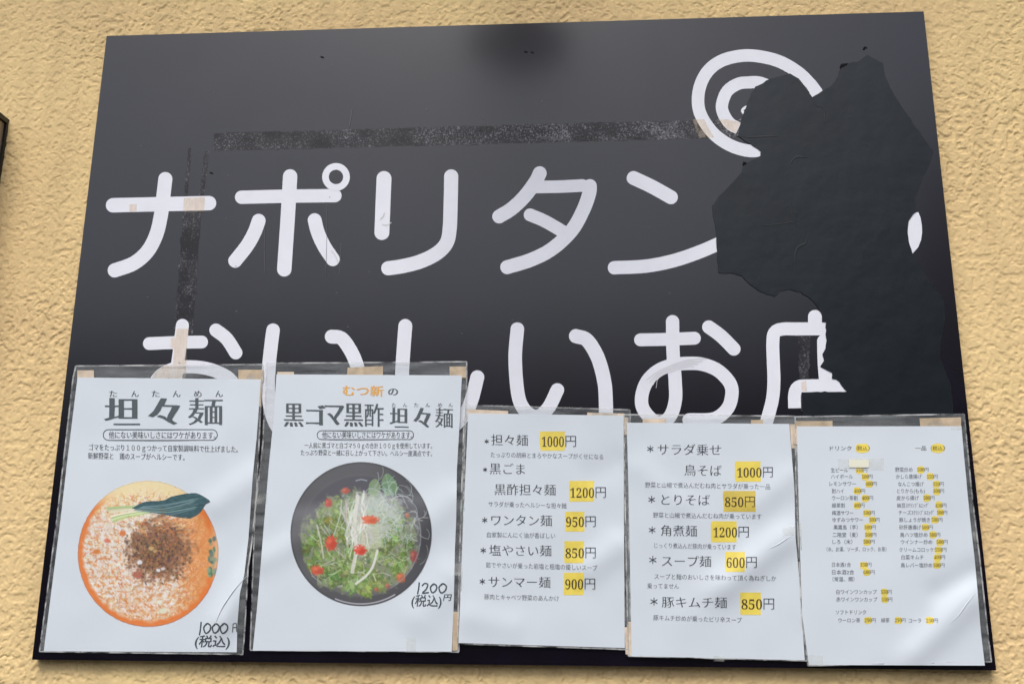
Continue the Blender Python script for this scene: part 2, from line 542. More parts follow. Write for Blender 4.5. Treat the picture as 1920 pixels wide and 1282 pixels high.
# second row
letter([([(280, 644), (330, 642), (378, 641)], 24),
        ([(342, 610), (336, 660), (330, 705), (326, 760), (322, 800), (300, 812), (279, 790), (281, 745), (298, 707), (330, 690), (369, 688), (405, 696), (434, 714), (446, 748), (430, 785), (395, 805)], 24.5),
        ([(405, 619), (425, 635), (442, 661)], 25)])
letter([([(512, 619), (508, 650), (504, 690), (503, 730), (508, 770), (520, 800), (538, 815)], 25.5),
        ([(622, 631), (640, 634), (656, 655), (668, 681), (675, 712), (678, 752)], 26)])
letter([([(760, 611), (757, 650), (754, 700), (755, 750), (764, 790), (800, 815), (846, 800), (871, 777), (884, 750), (895, 707)], 26)])
letter([([(970, 617), (966, 668), (969, 722), (976, 756), (992, 776), (1010, 780), (1029, 763), (1045, 731)], 25.5),
        ([(1080, 630), (1101, 638), (1121, 671), (1133, 715), (1136, 755), (1136, 800)], 26.5)])
letter([([(1201, 637), (1250, 636), (1302, 634)], 24),
        ([(1261, 603), (1262, 660), (1266, 715), (1266, 752), (1255, 782), (1232, 792), (1208, 770), (1203, 745), (1213, 715), (1235, 694), (1262, 684), (1290, 681), (1318, 683), (1347, 695), (1369, 719), (1372, 742), (1363, 767), (1338, 785), (1292, 787)], 25),
        ([(1329, 613), (1352, 630), (1376, 654)], 25)])
letter([([(1528, 594), (1528, 612)], 26), ([(1600, 616), (1500, 616.5), (1466, 617), (1452, 624), (1449, 645), (1450, 680), (1451, 715), (1448, 750), (1436, 795)], 24.5),
        ([(1545, 640), (1546, 680), (1549, 716)], 26), ([(1490, 765), (1490, 738), (1497, 725), (1515, 723), (1560, 722.5), (1610, 722)], 24, (0, 1))])
# remnant of a covered letter near the right edge
b = MB(); b.poly([(1690, 400), (1722, 398), (1726, 408), (1728.5, 422), (1729, 436), (1727, 450), (1722, 463), (1711, 475.5), (1690, 475)], D); b.build("letter", M["letter"], so_)


def zc(p): return [(1280 + x/2.981, y/2.981) for x, y in p]


b = MB()
b.ribbon(zc([(520, 800), (435, 838), (365, 843), (270, 815), (180, 755), (115, 670), (87, 590), (95, 490), (140, 400), (220, 340), (330, 313), (430, 317), (540, 345), (640, 402), (710, 468), (755, 527)]), 23.5, D, (0, 0))
b.ribbon(zc([(312, 718), (262, 690), (226, 632), (221, 580), (250, 510), (310, 470), (370, 462), (440, 466), (560, 520)]), 23, D, (0, 0))
b.ribbon(zc([(350, 640), (333, 622), (346, 604), (380, 590)]), 5, D)
b.build("swirl_emblem", M["letter"], so_)


# glue left by strips of tape: matt, speckled, see-through where rubbed off
def residue_mat(name, vertical, dens):
    m, t, b = new_mat(name)
    tc = t.nodes.new("ShaderNodeTexCoord")
    n1 = t.nodes.new("ShaderNodeTexNoise"); n1.inputs["Scale"].default_value = 480; n1.inputs["Detail"].default_value = 6; n1.inputs["Distortion"].default_value = 0.8
    n2 = t.nodes.new("ShaderNodeTexNoise"); n2.inputs["Scale"].default_value = 26; n2.inputs["Detail"].default_value = 3
    for n in (n1, n2): t.links.new(tc.outputs["Object"], n.inputs["Vector"])
    # specks where the fine noise and the patch noise are both high
    ad = t.nodes.new("ShaderNodeMath"); ad.operation = 'ADD'
    hw = t.nodes.new("ShaderNodeMath"); hw.operation = 'MULTIPLY_ADD'; hw.inputs[1].default_value = 0.45; hw.inputs[2].default_value = 0.275
    t.links.new(n2.outputs["Fac"], hw.inputs[0])
    t.links.new(n1.outputs["Fac"], ad.inputs[0]); t.links.new(hw.outputs[0], ad.inputs[1])
    cr = t.nodes.new("ShaderNodeValToRGB")
    cr.color_ramp.elements[0].position = 1.03/2 - dens; cr.color_ramp.elements[0].color = (0.011, 0.010, 0.014, 1)
    cr.color_ramp.elements[1].position = 1.30/2 - dens; cr.color_ramp.elements[1].color = (0.30, 0.29, 0.32, 1)
    hv = t.nodes.new("ShaderNodeMath"); hv.operation = 'MULTIPLY'; hv.inputs[1].default_value = 0.5
    t.links.new(ad.outputs[0], hv.inputs[0]); t.links.new(hv.outputs[0], cr.inputs[0])
    t.links.new(cr.outputs[0], b.inputs["Base Color"])
    b.inputs["Roughness"].default_value = 0.55
    b.inputs["Specular IOR Level"].default_value = 0.4
    tr = t.nodes.new("ShaderNodeBsdfTransparent"); mx = t.nodes.new("ShaderNodeMixShader")
    r = t.nodes.new("ShaderNodeMapRange"); r.inputs[1].default_value = 0.36; r.inputs[2].default_value = 0.46
    r.inputs[3].default_value = 0.78; r.inputs[4].default_value = 0.96
    t.links.new(n2.outputs["Fac"], r.inputs[0]); t.links.new(r.outputs[0], mx.inputs[0])
    t.links.new(tr.outputs[0], mx.inputs[1]); t.links.new(b.outputs[0], mx.inputs[2])
    t.links.new(mx.outputs[0], t.nodes["Material Output"].inputs[0])
    return m


M["residue"] = residue_mat("glue_residue", False, 0.0)
M["residue2"] = residue_mat("glue_residue_dense", True, 0.0)


def ragged(p0, p1, n, amp):
    t = np.linspace(0, 1, n)
    p = np.outer(1 - t, p0) + np.outer(t, p1)
    d = np.array(p1, float) - p0; d /= np.linalg.norm(d)
    p += np.outer(rng.normal(0, amp, n), [-d[1], d[0]])
    return p


def strip(top0, top1, bot0, bot1, n, amp, name, m, d):
    b = MB()
    b.poly(np.vstack([ragged(top0, top1, n, amp), ragged(bot1, bot0, n, amp)]), d)
    return b.build(name, m, so_)


strip((401, 250), (1390, 223), (401, 283), (1390, 258), 160, 0.8, "glue_residue", M["residue"], D*0.4)
strip((343, 400), (325, 640), (377, 400), (360, 640), 40, 1.0, "glue_residue", M["residue2"], D*0.4)
strip((353, 278), (343, 400), (358, 278), (350, 400), 40, 0.8, "glue_residue", M["residue2"], D*0.4)
strip((384, 284), (370, 400), (392, 284), (378, 400), 40, 1.0, "glue_residue", M["residue2"], D*0.4)
strip((1496, 622), (1501, 770), (1519, 624), (1514, 770), 30, 0.8, "glue_residue", M["residue2"], D*0.4)


def stain(pts, name="tape_stain"):
    b = MB(); b.poly(pts, D + 0.0003); return b.build(name, M["tanfilm"], so_)


stain([(345, 371), (384, 370), (383, 397), (343, 397.5)])
stain([(331, 616), (354, 616), (350, 652), (348, 712), (324, 712), (326, 652), (319, 651), (320, 633), (329, 632)])
stain([(283, 712), (324, 712), (324, 683), (305, 687), (290, 698)])
stain(zc([(55, 668), (120, 668), (175, 770), (90, 770)]))
stain(zc([(195, 668), (250, 668), (322, 685), (296, 745), (240, 715)]))
stain([(1502, 717), (1511, 713), (1513, 733), (1503, 733)])
stain([(242, 383), (256, 382), (256, 396), (242, 397)])


def scr(p, w=1.2, m="scratch"):
    b = MB(); b.ribbon(p, w, D + 0.0004, (0, 0)); b.build("scratch", M[m], so_)


scr([(661, 200), (658, 220), (655, 238)]); scr([(497, 420), (496, 460), (497, 510)], 0.8)
scr([(612, 385), (613, 430), (611, 515)], 0.8); scr([(640, 455), (638, 490), (636, 515)], 0.8)
scr([(713, 411), (718, 406), (721, 399)], 2.2, "smear"); scr([(716, 421), (726, 422), (734, 417)], 1.4, "smear"); scr([(621, 470), (628, 478), (634, 492)], 1.6, "smear")
for k_ in range(4): scr([(1212 + 6*k_, 712 + 5*k_), (1238, 694 + 4*k_), (1285, 676 + 4*k_), (1325 - 8*k_, 672 + 5*k_)], 0.9, "smear")
scr([(876, 272), (890, 270), (905, 266)], 1.0); scr([(1246, 262), (1250, 248), (1257, 238)], 2.0)
for p in [(604, 107), (396, 324), (998, 98), (1623, 89), (986, 97), (1768, 764), (1793, 690)]:
    b = MB(); b.ribbon([(p[0] - 2, p[1]), (p[0] + 2, p[1] + 1)], 3, D + .0001); b.build("speck", M["fold"], so_)

for k_ in range(26):
    x_, y_ = rng.uniform(180, 1300), rng.uniform(110, 700)
    b = MB(); b.ribbon([(x_ - 1, y_), (x_ + rng.uniform(.5, 3), y_ + rng.uniform(-2, 2))], rng.uniform(.7, 1.3), D + .0003, (0, 0)); b.build("scratch", M["scratch"], so_)

# ------------------------------------------------------------------ torn black sheet stuck over the lettering
SH = [(1579, 121), (1589, 119), (1609, 116), (1626, 103), (1656, 119), (1659, 141), (1669, 164), (1689, 198), (1720, 242), (1751, 285), (1740, 315),
      (1725, 346), (1716, 372), (1719, 396), (1712, 402), (1704, 414), (1702, 430), (1703, 444), (1706, 460), (1711, 475), (1736, 517), (1757, 547), (1770, 564), (1772, 598),
      (1763, 645), (1763, 672), (1783, 722), (1790, 790), (1505, 790), (1504, 735), (1588, 734), (1568, 711), (1560, 710), (1560.5, 699), (1547, 692),
      (1538, 687), (1545, 676), (1542, 664), (1548, 653), (1550, 638), (1548, 627), (1549, 604), (1542, 603), (1541, 590), (1535, 578), (1521, 561),
      (1501, 547), (1481, 542), (1463, 546), (1453, 556), (1424, 546), (1404, 531), (1391, 517), (1377, 513), (1347, 511), (1345, 474), (1343, 447),
      (1342, 430), (1339, 413), (1335, 386), (1347, 369), (1367, 349), (1387, 327), (1396, 307), (1414, 299), (1426, 292), (1426, 284), (1407, 270),
      (1397, 265), (1384, 255), (1389, 228), (1399, 201), (1409, 175), (1416, 163), (1444, 148), (1481, 138), (1498, 148), (1511, 164), (1522, 183),
      (1543, 171), (1562, 158), (1572, 141), (1577, 126)]
shp = pt(1560, 450)
sheet = thing("torn_sheet", "torn black sheet with ragged edges stuck over the right end of the sign lettering", "sheet", (float(shp[0]), -FRONT, float(shp[2])))
pp = np.array(SH, float)
dens = []
for i in range(len(pp)):                                    # rough up the torn edge
    a, c = pp[i], pp[(i+1) % len(pp)]
    n = max(1, int(np.linalg.norm(c - a)/7))
    for k in range(n):
        q = a + (c - a)*k/n
        dens.append(q + (rng.normal(0, 0.55, 2) if k else 0))
b = MB(); b.poly(dens, 0.0012, 0.0001)
b.build("film", M["sheet"], sheet)


def crease(p, w=2.0, m="ridge"):
    b = MB()
    c = smooth(p, 3)
    c = c + rng.normal(0, 0.4, c.shape)
    t = np.gradient(c, axis=0); t /= np.linalg.norm(t, axis=1)[:, None]
    n = np.stack([-t[:, 1], t[:, 0]], 1)
    h = (np.sin(np.linspace(0.05, math.pi - 0.05, len(c)))*w/2 + 0.2)[:, None]
    P3 = np.vstack([c + n*h, c, c - n*h]); k = len(c)
    dd = np.concatenate([np.full(k, .00125), np.full(k, .0015), np.full(k, .00125)])
    b.add(pt(P3[:, 0], P3[:, 1], dd), [[r*k + i, r*k + i + 1, (r+1)*k + i + 1, (r+1)*k + i] for r in (0, 1) for i in range(k - 1)])
    b.build("crease", M[m], sheet, True)


def z4(p): return [(1280 + x/2.981, 430 + y/2.981) for x, y in p]


crease(zc([(320, 765), (420, 766), (540, 760)]), 3); crease(zc([(600, 920), (635, 880), (700, 882)]), 4); crease(zc([(690, 490), (740, 580), (790, 610), (795, 690)]), 3)
crease(zc([(600, 1100), (610, 1180), (640, 1270)]), 3); crease(z4([(625, 210), (640, 110), (690, 75), (680, 20)]), 4)
crease(zc([(445, 1262), (560, 1250), (640, 1235)]), 1.6)
for tri in ([(1576, 126), (1577, 120), (1590, 118.5)], [(1393, 308), (1394, 302.5), (1400, 305)], [(1619, 90), (1622, 87), (1624, 90)]):
    b = MB(); b.poly(tri, 0.0030, 0.0013); b.build("corner_fold", M["fold"], sheet)


# ------------------------------------------------------------------ text
def thin_mesh(body, dx, dy, res=3, bold_w=0.0):
    """text as a flat mesh (unit em), its outline moved by dx / dy to give thick uprights and thin bars"""
    c = bpy.data.curves.new("t", 'FONT')
    c.body = body; c.resolution_u = res
    o = bpy.data.objects.new("t", c); COL.objects.link(o)
    bpy.context.view_layer.update()
    m = o.evaluated_get(bpy.context.evaluated_depsgraph_get()).to_mesh()
    n = len(m.vertices)
    co = np.empty(n*3); m.vertices.foreach_get("co", co); co = co.reshape(-1, 3)[:, :2].copy()
    faces = [list(p.vertices) for p in m.polygons]
    cnt = {}
    for f in faces:
        for i in range(len(f)):
            a, b2 = f[i], f[(i+1) % len(f)]
            k = (min(a, b2), max(a, b2))
            cnt.setdefault(k, []).append((a, b2))
    flip = [np.sum([co[f[i]][0]*co[f[(i+1) % len(f)]][1] - co[f[(i+1) % len(f)]][0]*co[f[i]][1] for i in range(len(f))]) < 0 for f in faces]
    nrm = np.zeros((n, 2))
    sign = -1 if np.mean(flip) > .5 else 1
    for k, l in cnt.items():
        if len(l) == 1:
            a, b2 = l[0]
            e_ = co[b2] - co[a]
            ln = np.hypot(*e_) + 1e-9
            w = np.array([e_[1], -e_[0]])/ln*sign
            nrm[a] += w; nrm[b2] += w
    mg = np.linalg.norm(nrm, axis=1)
    ok = mg > 1e-6
    nrm[ok] /= mg[ok][:, None]
    mv = nrm*np.array([dx, dy])
    o.to_mesh_clear()
    bpy.data.objects.remove(o); bpy.data.curves.remove(c)
    return co, mv, faces


_zero = lambda x, y: 0.0*x


def text(body, x0, x1, y0, y1, h, m, parent, name="text_line", dfun=_zero, d=0.00025, dx=0.006, dy=-0.02, slant=0.0, fit=False):
    """text between photo x0..x1, centre line from y0 to y1, em height h (photo pixels); fit: ink box fills h"""
    co, mv, faces = thin_mesh(body, dx, dy)
    a, b2 = co[:, 0].min(), co[:, 0].max()
    ya, yb = co[:, 1].min(), co[:, 1].max()
    co = co + mv
    u = (co[:, 0] - a)/(b2 - a)
    v = (co[:, 1] - (ya+yb)/2)/(yb - ya) if fit else (co[:, 1] - 0.375)
    px = x0 + u*(x1 - x0) + slant*v*h
    py = y0 + u*(y1 - y0) - v*h
    b = MB()
    b.add(pt(px, py, d + dfun(px, py)), faces)
    return b.build(name, m, parent)


def mark(x0, x1, y0, y1, m, parent, dfun, d=0.00012, soft=1.0):
    """a highlighter mark: a slightly uneven block"""
    n = 8
    b = MB(); b.add(*grid_sheet(edge(ragged((x0, y0), (x0, y1), n, .5*soft)), edge(ragged((x1, y0), (x1, y1), n, .5*soft)), dfun, d, 9, 9))
    return b.build("highlight", m, parent)


def blob_mark(cx_, cy_, rx, ry, m, parent, dfun):
    a = np.linspace(0, 2*math.pi, 17)[:-1]
    q = 1 + rng.normal(0, .05, 16)
    ex = np.sign(np.cos(a))*np.abs(np.cos(a))**.6; ey = np.sign(np.sin(a))*np.abs(np.sin(a))**.7
    x = cx_ + rx*ex*q; y = cy_ + ry*ey*q
    b = MB(); b.add(pt(x, y, .00012 + dfun(x, y))[::-1], [range(16)])
    return b.build("highlight", m, parent)


def pen(strokes, w, parent, name, dfun, m="pen"):
    b = MB()
    for i, s_ in enumerate(strokes):
        b.ribbon(s_, w, 0.0003 + i*0.00002, (1, 1), 0, dfun)
    return b.build(name, M[m], parent)


def frame_line(x0, x1, y0, y1, w, parent, dfun):
    """pill-shaped outline"""
    r = (y1 - y0)/2; cy_ = (y0 + y1)/2
    a = np.linspace(-math.pi/2, math.pi/2, 13)
    c = np.vstack([np.stack([x1 - r + r*np.cos(a), cy_ + r*np.sin(a)], 1), np.stack([x0 + r - r*np.cos(a), cy_ - r*np.sin(a)], 1)])
    nrm = np.vstack([np.stack([np.cos(a), np.sin(a)], 1), np.stack([-np.cos(a), -np.sin(a)], 1)])
    P2 = np.vstack([c + nrm*w/2, c - nrm*w/2]); k = len(c)
    b = MB()
    b.add(pt(P2[:, 0], P2[:, 1], .00025 + dfun(P2[:, 0], P2[:, 1])), [[i, (i+1) % k, k + (i+1) % k, k + i] for i in range(k)])
    return b.build("caption_frame", M["dark_ink"], parent)


# ------------------------------------------------------------------ laminated menu sheets
def edge(pts):
    p = np.asarray(pts, float)
    s_ = np.concatenate([[0], np.cumsum(np.linalg.norm(np.diff(p, axis=0), axis=1))]); s_ /= s_[-1]
    return lambda t: np.stack([np.interp(t, s_, p[:, 0]), np.interp(t, s_, p[:, 1])], -1)


def ridge(p0, p1, w, h):
    """a soft fold from p0 to p1 (photo places), w wide, h high (mm)"""
    p0 = np.array(p0, float); e_ = np.array(p1, float) - p0; L = np.hypot(*e_); e_ /= L

    def f(x, y):
        a = (x - p0[0])*e_[0] + (y - p0[1])*e_[1]; c = -(x - p0[0])*e_[1] + (y - p0[1])*e_[0]
        k = sstep(-0.15*L, 0.2*L, a)*(1 - sstep(0.8*L, 1.15*L, a))
        return 3.2*h*0.001*k*np.exp(-(c/w)**2)
    return f


def grid_sheet(left, right, dfun, d, nu, nv):
    t = np.linspace(0, 1, nv); L = left(t); R = right(t)
    s_ = np.linspace(0, 1, nu)
    P2 = L[:, None, :]*(1 - s_)[None, :, None] + R[:, None, :]*s_[None, :, None]
    x, y = P2[..., 0].ravel(), P2[..., 1].ravel()
    i = np.arange(nu*nv).reshape(nv, nu)
    q = np.stack([i[:-1, :-1], i[1:, :-1], i[1:, 1:], i[:-1, 1:]], -1).reshape(-1, 4)
    return pt(x, y, d + dfun(x, y)), q.tolist()


GROUP = "laminated menu sheets along the bottom of the signboard"


def menu(label, paper_l, paper_r, film_l, film_r, k, waves, seed, amp=0.5):
    c = pt(np.mean([p[0] for p in paper_l + paper_r]), np.mean([p[1] for p in paper_l + paper_r]))
    t = thing("menu_sheet", label, "menu", (float(c[0]), -FRONT, float(c[2])), GROUP)

    def dfun(x, y):
        z = 2.0*amp*0.001*(perlin((x + .4*y)/120, y/150, seed) + 0.35*perlin(x/66, (y - .5*x)/76, seed + 1))
        for w in waves: z = z + w(x, y)
        return z + amp*0.0022
    base = 0.0012 + k*0.0009
    b = MB(); b.add(*grid_sheet(edge(paper_l), edge(paper_r), dfun, base, 70, 100))
    paper = b.build("paper", M["paper"], t, True)
    b = MB(); b.add(*grid_sheet(edge(film_l), edge(film_r), dfun, base - 0.0003, 50, 80))
    b.build("sleeve", M["film"], t, True)
    # heat-sealed rim of the sleeve
    ln = [film_l[0]] + [film_r[0]]
    P_ = film_r + film_l[::-1]
    b = MB()
    for i, (a, c2) in enumerate(zip([film_l[0]] + film_r, film_r + [film_l[-1]])):
        b.ribbon([a, c2], 2.6, base - 0.00015 + 0.00002*(i % 2), (0, 0), 0, dfun)
    for i, (a, c2) in enumerate(zip(film_l[:-1], film_l[1:])):
        b.ribbon([a, c2], 2.6, base - 0.00015 + 0.00002*(i % 2), (0, 0), 0, dfun)
    b.build("sealed_rim", M["seam"], t)
    f = lambda x, y: base + dfun(x, y)
    return t, paper, f


def tape(t, pts, f, m="tape", front=False):
    p = np.array(pts, float)
    a = 0.5*np.sum(p[:, 0]*np.roll(p[:, 1], -1) - np.roll(p[:, 0], -1)*p[:, 1])
    if a > 0: p = p[::-1]
    b = MB(); b.add(pt(p[:, 0], p[:, 1], f(p[:, 0], p[:, 1]) + (0.0005 if front else -0.00018)), [range(len(p))])
    return b.build("tape", M[m], t)


def rect(x0, x1, y0, y1, sk=0): return [(x0, y0), (x1, y0 + sk), (x1, y1 + sk), (x0, y1)]


def fold(paper, f, p, w=3.0, h=0.0009):
    """a sharp little crease in the laminate"""
    c = smooth(p, 3)
    t = np.gradient(c, axis=0); t /= np.linalg.norm(t, axis=1)[:, None]
    n = np.stack([-t[:, 1], t[:, 0]], 1); k = len(c)
    e_ = np.sin(np.linspace(0.03, math.pi - 0.03, k))
    P3 = np.vstack([c + n*(w*e_/2)[:, None], c, c - n*(w*e_/2)[:, None]])
    dd = f(P3[:, 0], P3[:, 1]) + 0.0002 + np.concatenate([0*e_, h*e_, 0*e_])
    b = MB(); b.add(pt(P3[:, 0], P3[:, 1], dd), [[q*k + i, q*k + i + 1, (q+1)*k + i + 1, (q+1)*k + i] for q in (0, 1) for i in range(k - 1)])
    return b.build("crease", M["paper"], paper)


# painted print ------------------------------------------------------
class Pic:
    def __init__(s, cx_, cy_, rx, ry, k=1.25):
        s.c = (cx_, cy_); s.r = (rx, ry); s.k = k
        s.x0, s.y0 = cx_ - rx - 8, cy_ - ry - 8
        s.w, s.h = int((2*rx + 16)*k), int((2*ry + 16)*k)
        s.X, s.Y = np.meshgrid(s.x0 + (np.arange(s.w) + .5)/k, s.y0 + (np.arange(s.h) + .5)/k)
        s.im = np.zeros((s.h, s.w, 3)); s.al = np.zeros((s.h, s.w))
        s.rr = np.hypot((s.X - cx_)/rx, (s.Y - cy_)/ry)

    def over(s, a, col):
        a = np.clip(a, 0, 1)[..., None]
        s.im[:] = s.im*(1 - a) + np.asarray(col, float)*a

    def win(s, x0, y0, x1, y1):
        i0 = max(0, int((x0 - s.x0)*s.k)); i1 = min(s.w, int((x1 - s.x0)*s.k) + 2)
        j0 = max(0, int((y0 - s.y0)*s.k)); j1 = min(s.h, int((y1 - s.y0)*s.k) + 2)
        return (slice(j0, j1), slice(i0, i1)) if i1 > i0 and j1 > j0 else None

    def blob(s, x, y, rx, ry, col, al=1.0, soft=.35, rough=0.25, ang=0.0):
        R = max(rx, ry)*1.6 + 2
        w = s.win(x - R, y - R, x + R, y + R)
        if w is None: return
        X, Y = s.X[w] - x, s.Y[w] - y
        c, n = math.cos(ang), math.sin(ang)
        d = np.hypot((X*c + Y*n)/rx, (-X*n + Y*c)/ry)
        if rough: d = d + rough*perlin(s.X[w]*2.2/max(3, R*.4), s.Y[w]*2.2/max(3, R*.4), int(x*7 + y) % 50)
        a = (np.clip((1 - d)/soft + .5, 0, 1)*al)[..., None]
        s.im[w] = s.im[w]*(1 - a) + np.asarray(col, float)*a

    def line(s, pts, width, col, al=1.0):
        c = smooth(pts, 1.2)
        x0, y0 = c.min(0) - width - 2; x1, y1 = c.max(0) + width + 2
        w = s.win(x0, y0, x1, y1)
        if w is None: return
        X, Y = s.X[w], s.Y[w]
        d2 = np.full(X.shape, 1e9)
        for q in c: d2 = np.minimum(d2, (X - q[0])**2 + (Y - q[1])**2)
        a = (np.clip((width/2 - np.sqrt(d2))*s.k + .6, 0, 1)*al)[..., None]
        s.im[w] = s.im[w]*(1 - a) + np.asarray(col, float)*a

    def poly(s, pts, col, al=1.0):
        p = smooth(list(pts) + [pts[0]], 2.0)
        ins = np.zeros(s.X.shape, bool); d2 = np.full(s.X.shape, 1e9)
        for i in range(len(p) - 1):
            (xa_, ya_), (xb_, yb_) = p[i], p[i+1]
            cond = ((ya_ > s.Y) != (yb_ > s.Y)) & (s.X < (xb_ - xa_)*(s.Y - ya_)/((yb_ - ya_) or 1e-9) + xa_)
            ins ^= cond
        s.over(ins*al, col)
        return ins

    def build(s, parent, f):
        al = s.al
        q = np.arange((s.w+1)*(s.h+1)).reshape(s.h+1, s.w+1)
        keep = al > 0.004
        fx = np.stack([q[:-1, :-1], q[1:, :-1], q[1:, 1:], q[:-1, 1:]], -1)[keep]
        gx, gy = np.meshgrid(s.x0 + np.arange(s.w+1)/s.k, s.y0 + np.arange(s.h+1)/s.k)
        x, y = gx.ravel(), gy.ravel()
        P3 = pt(x, y, f(x, y) + 0.00012) - org_of(parent)
        pad = lambda a: np.pad(a, ((0, 1), (0, 1)) + ((0, 0),)*(a.ndim - 2), mode='edge')
        col = np.concatenate([lin(pad(s.im)), pad(al)[..., None]], -1).reshape(-1, 4).astype(np.float32)
        used = np.unique(fx); remap = np.full((s.w+1)*(s.h+1), -1); remap[used] = np.arange(len(used))
        fx = remap[fx]; P3 = P3[used]; col = col[used]
        me = bpy.data.meshes.new("printed_bowl")
        me.vertices.add(len(P3)); me.vertices.foreach_set("co", P3.ravel())
        me.loops.add(fx.size); me.loops.foreach_set("vertex_index", fx.ravel().astype(np.int32))
        me.polygons.add(len(fx)); me.polygons.foreach_set("loop_start", np.arange(0, fx.size, 4, dtype=np.int32))
        me.update(calc_edges=True)
        at = me.color_attributes.new("ink", 'FLOAT_COLOR', 'POINT')
        at.data.foreach_set("color", col.ravel())
        me.materials.append(M["picture"])
        return link("printed_bowl", me, parent)


def pick(cols): return np.array(cols[rng.integers(len(cols))], float) + rng.normal(0, 7, 3)


# ---- sheet 1: noodle soup
t1, p1, f1 = menu("menu poster with an orange bowl of noodles topped by dark mince and a green leaf",
                  [(145.4, 707.4), (125.5, 869), (114, 969), (82, 1220)], [(489.4, 711), (481, 822), (474, 892), (466, 1007), (458, 1077), (449.7, 1112), (445, 1170), (443.8, 1222)],
                  [(142, 686), (137, 708), (107, 969), (74, 1220.5)], [(493, 683), (489, 760), (481, 927), (472, 1018), (465, 1065), (462, 1124), (458, 1194), (455, 1226)],
                  0, [ridge((500, 1030), (400, 1190), 26, 1.6), ridge((500, 880), (380, 960), 30, 0.9)], 11, 0.45)
tape(t1, rect(145, 176, 694, 712), f1, "tape_pale"); tape(t1, rect(447, 494, 693, 715), f1); tape(t1, [(484, 712), (492, 712), (489, 762), (482, 762)], f1)
for x, c in zip((212, 253, 291.7, 331, 370.8, 410.6), "たんたんめん"):
    text(c, x - 7, x + 7, 738, 738, 14, M["dark_ink"], p1, "heading", f1, d=.0003, dx=.01, dy=-.01, slant=-.1)
for c, x0, x1, q_ in (("坦", 198, 260, .055), ("々", 281, 334, .055), ("麺", 353, 417, .016)):
    text(c, x0, x1, 771, 771, 52, M["grey_ink"], p1, "heading", f1, d=.0005, dx=q_, dy=-.022, slant=.0, fit=True)
frame_line(193.5, 407.5, 805, 825, 1.4, p1, f1)
text("他にない美味いしさにはワケがあります。", 204, 404, 815, 816, 15, M["dark_ink"], p1, "text_line", f1, dx=.012, dy=-.008)
text("ゴマをたっぷり１００ｇつかって自家製調味料で仕上げました。", 167, 446, 838, 842, 13.5, M["dark_ink"], p1, "text_line", f1, dx=.012, dy=-.008)
text("新鮮野菜と　鶏のスープがヘルシーです。", 165, 346, 854, 857, 13.5, M["dark_ink"], p1, "text_line", f1, dx=.012, dy=-.008)

P = Pic(278, 1038, 133, 138)
P.im[:] = (226, 214, 200)
nz_ = perlin(P.X/14, P.Y/14, 21); nf = perlin(P.X/5, P.Y/5, 22)
sx = sstep(300, 380, P.X + 14*nz_ - 0.15*(P.Y - 1038))
P.over(sx*(.80 + .2*nf), (226, 164, 104))
P.over(sstep(1080, 1165, P.Y + 18*nz_)*.55, (226, 160, 100))
P.over(sstep(1.02, .9, (P.Y - 900)/60 + .3*nz_)*.85, (234, 212, 160))
NOOD = [(240, 234, 226), (232, 214, 190), (214, 140, 84), (204, 118, 62), (244, 226, 186), (196, 152, 120), (226, 178, 132), (238, 238, 240)]
for i in range(2600):
    a = rng.uniform(0, 2*math.pi); r = math.sqrt(rng.uniform(0, 1))*.9
    x, y = 278 + 133*r*math.cos(a), 1038 + 138*r*math.sin(a)
    l = rng.uniform(2, 6); th = rng.normal(0.6 if x < 278 else -0.7, .9)
    d_ = np.array([math.cos(th), math.sin(th)])*l
    P.line([(x - d_[0], y - d_[1]), (x + rng.normal(0, 1.5), y + rng.normal(0, 1.5)), (x + d_[0], y + d_[1])], rng.uniform(1.0, 2.6), pick(NOOD if x < 330 else NOOD[2:7]), .65)
# coarse patches of bare noodle and of broth
_pt = perlin(P.X/9, P.Y/7, 61) + .5*perlin(P.X/4, P.Y/4, 62)
P.over(sstep(.18, .55, _pt)*.5*sstep(345, 300, P.X), (232, 228, 228))
P.over(sstep(.15, .5, -_pt)*.55*sstep(.2, .9, P.rr + (P.Y - 1040)/300), (216, 134, 74))
P.over(sstep(320, 390, P.X + 12*nz_)*.6, (224, 140, 74))
# oily rim
rimn = P.rr + .03*nz_
P.over(sstep(.88, .95, rimn)*.9*sstep(905, 960, P.Y), (226, 120, 54))
P.over(sstep(.965, .99, P.rr)*.4, (204, 132, 82))
P.over(sstep(960, 915, P.Y)*sstep(.70, .9, P.rr)*.85, (238, 220, 172))
P.over(sstep(390, 408, P.X)*sstep(.8, .95, P.rr)*.7*sstep(1110, 1060, P.Y), (226, 196, 160))
# bok choy
for i in range(26):
    v = rng.uniform(0, 1)
    y0_ = 948 + 30*v
    P.line([(200 + 14*v, y0_ + 2), (234, y0_ - 6 + 6*(1 - v)), (288, 947 + 13*v)], rng.uniform(1.6, 3.4), pick([(214, 218, 172), (190, 202, 140), (232, 232, 208), (160, 180, 120)]), .85)
leaf = [(247, 953), (271, 941), (306, 938), (322, 931), (352, 925), (371, 925), (394, 939), (386, 946), (376, 961), (364, 969), (352, 972), (318, 967), (282, 960)]
ins = P.poly(leaf, (64, 98, 102))
P.over(ins*np.clip(.5 + perlin(P.X/10, P.Y/5, 31), 0, 1)*.6, (44, 72, 80))
for i in range(16):
    v = rng.uniform(0, 1)
    P.line([(250 + 20*v, 957 - 8*v), (310, 966 - 22*v + rng.normal()), (380 - 20*rng.uniform(), 958 - 28*v + rng.normal()*2)], rng.uniform(.7, 1.3), pick([(120, 154, 152), (90, 124, 124), (150, 176, 168)]), .7)
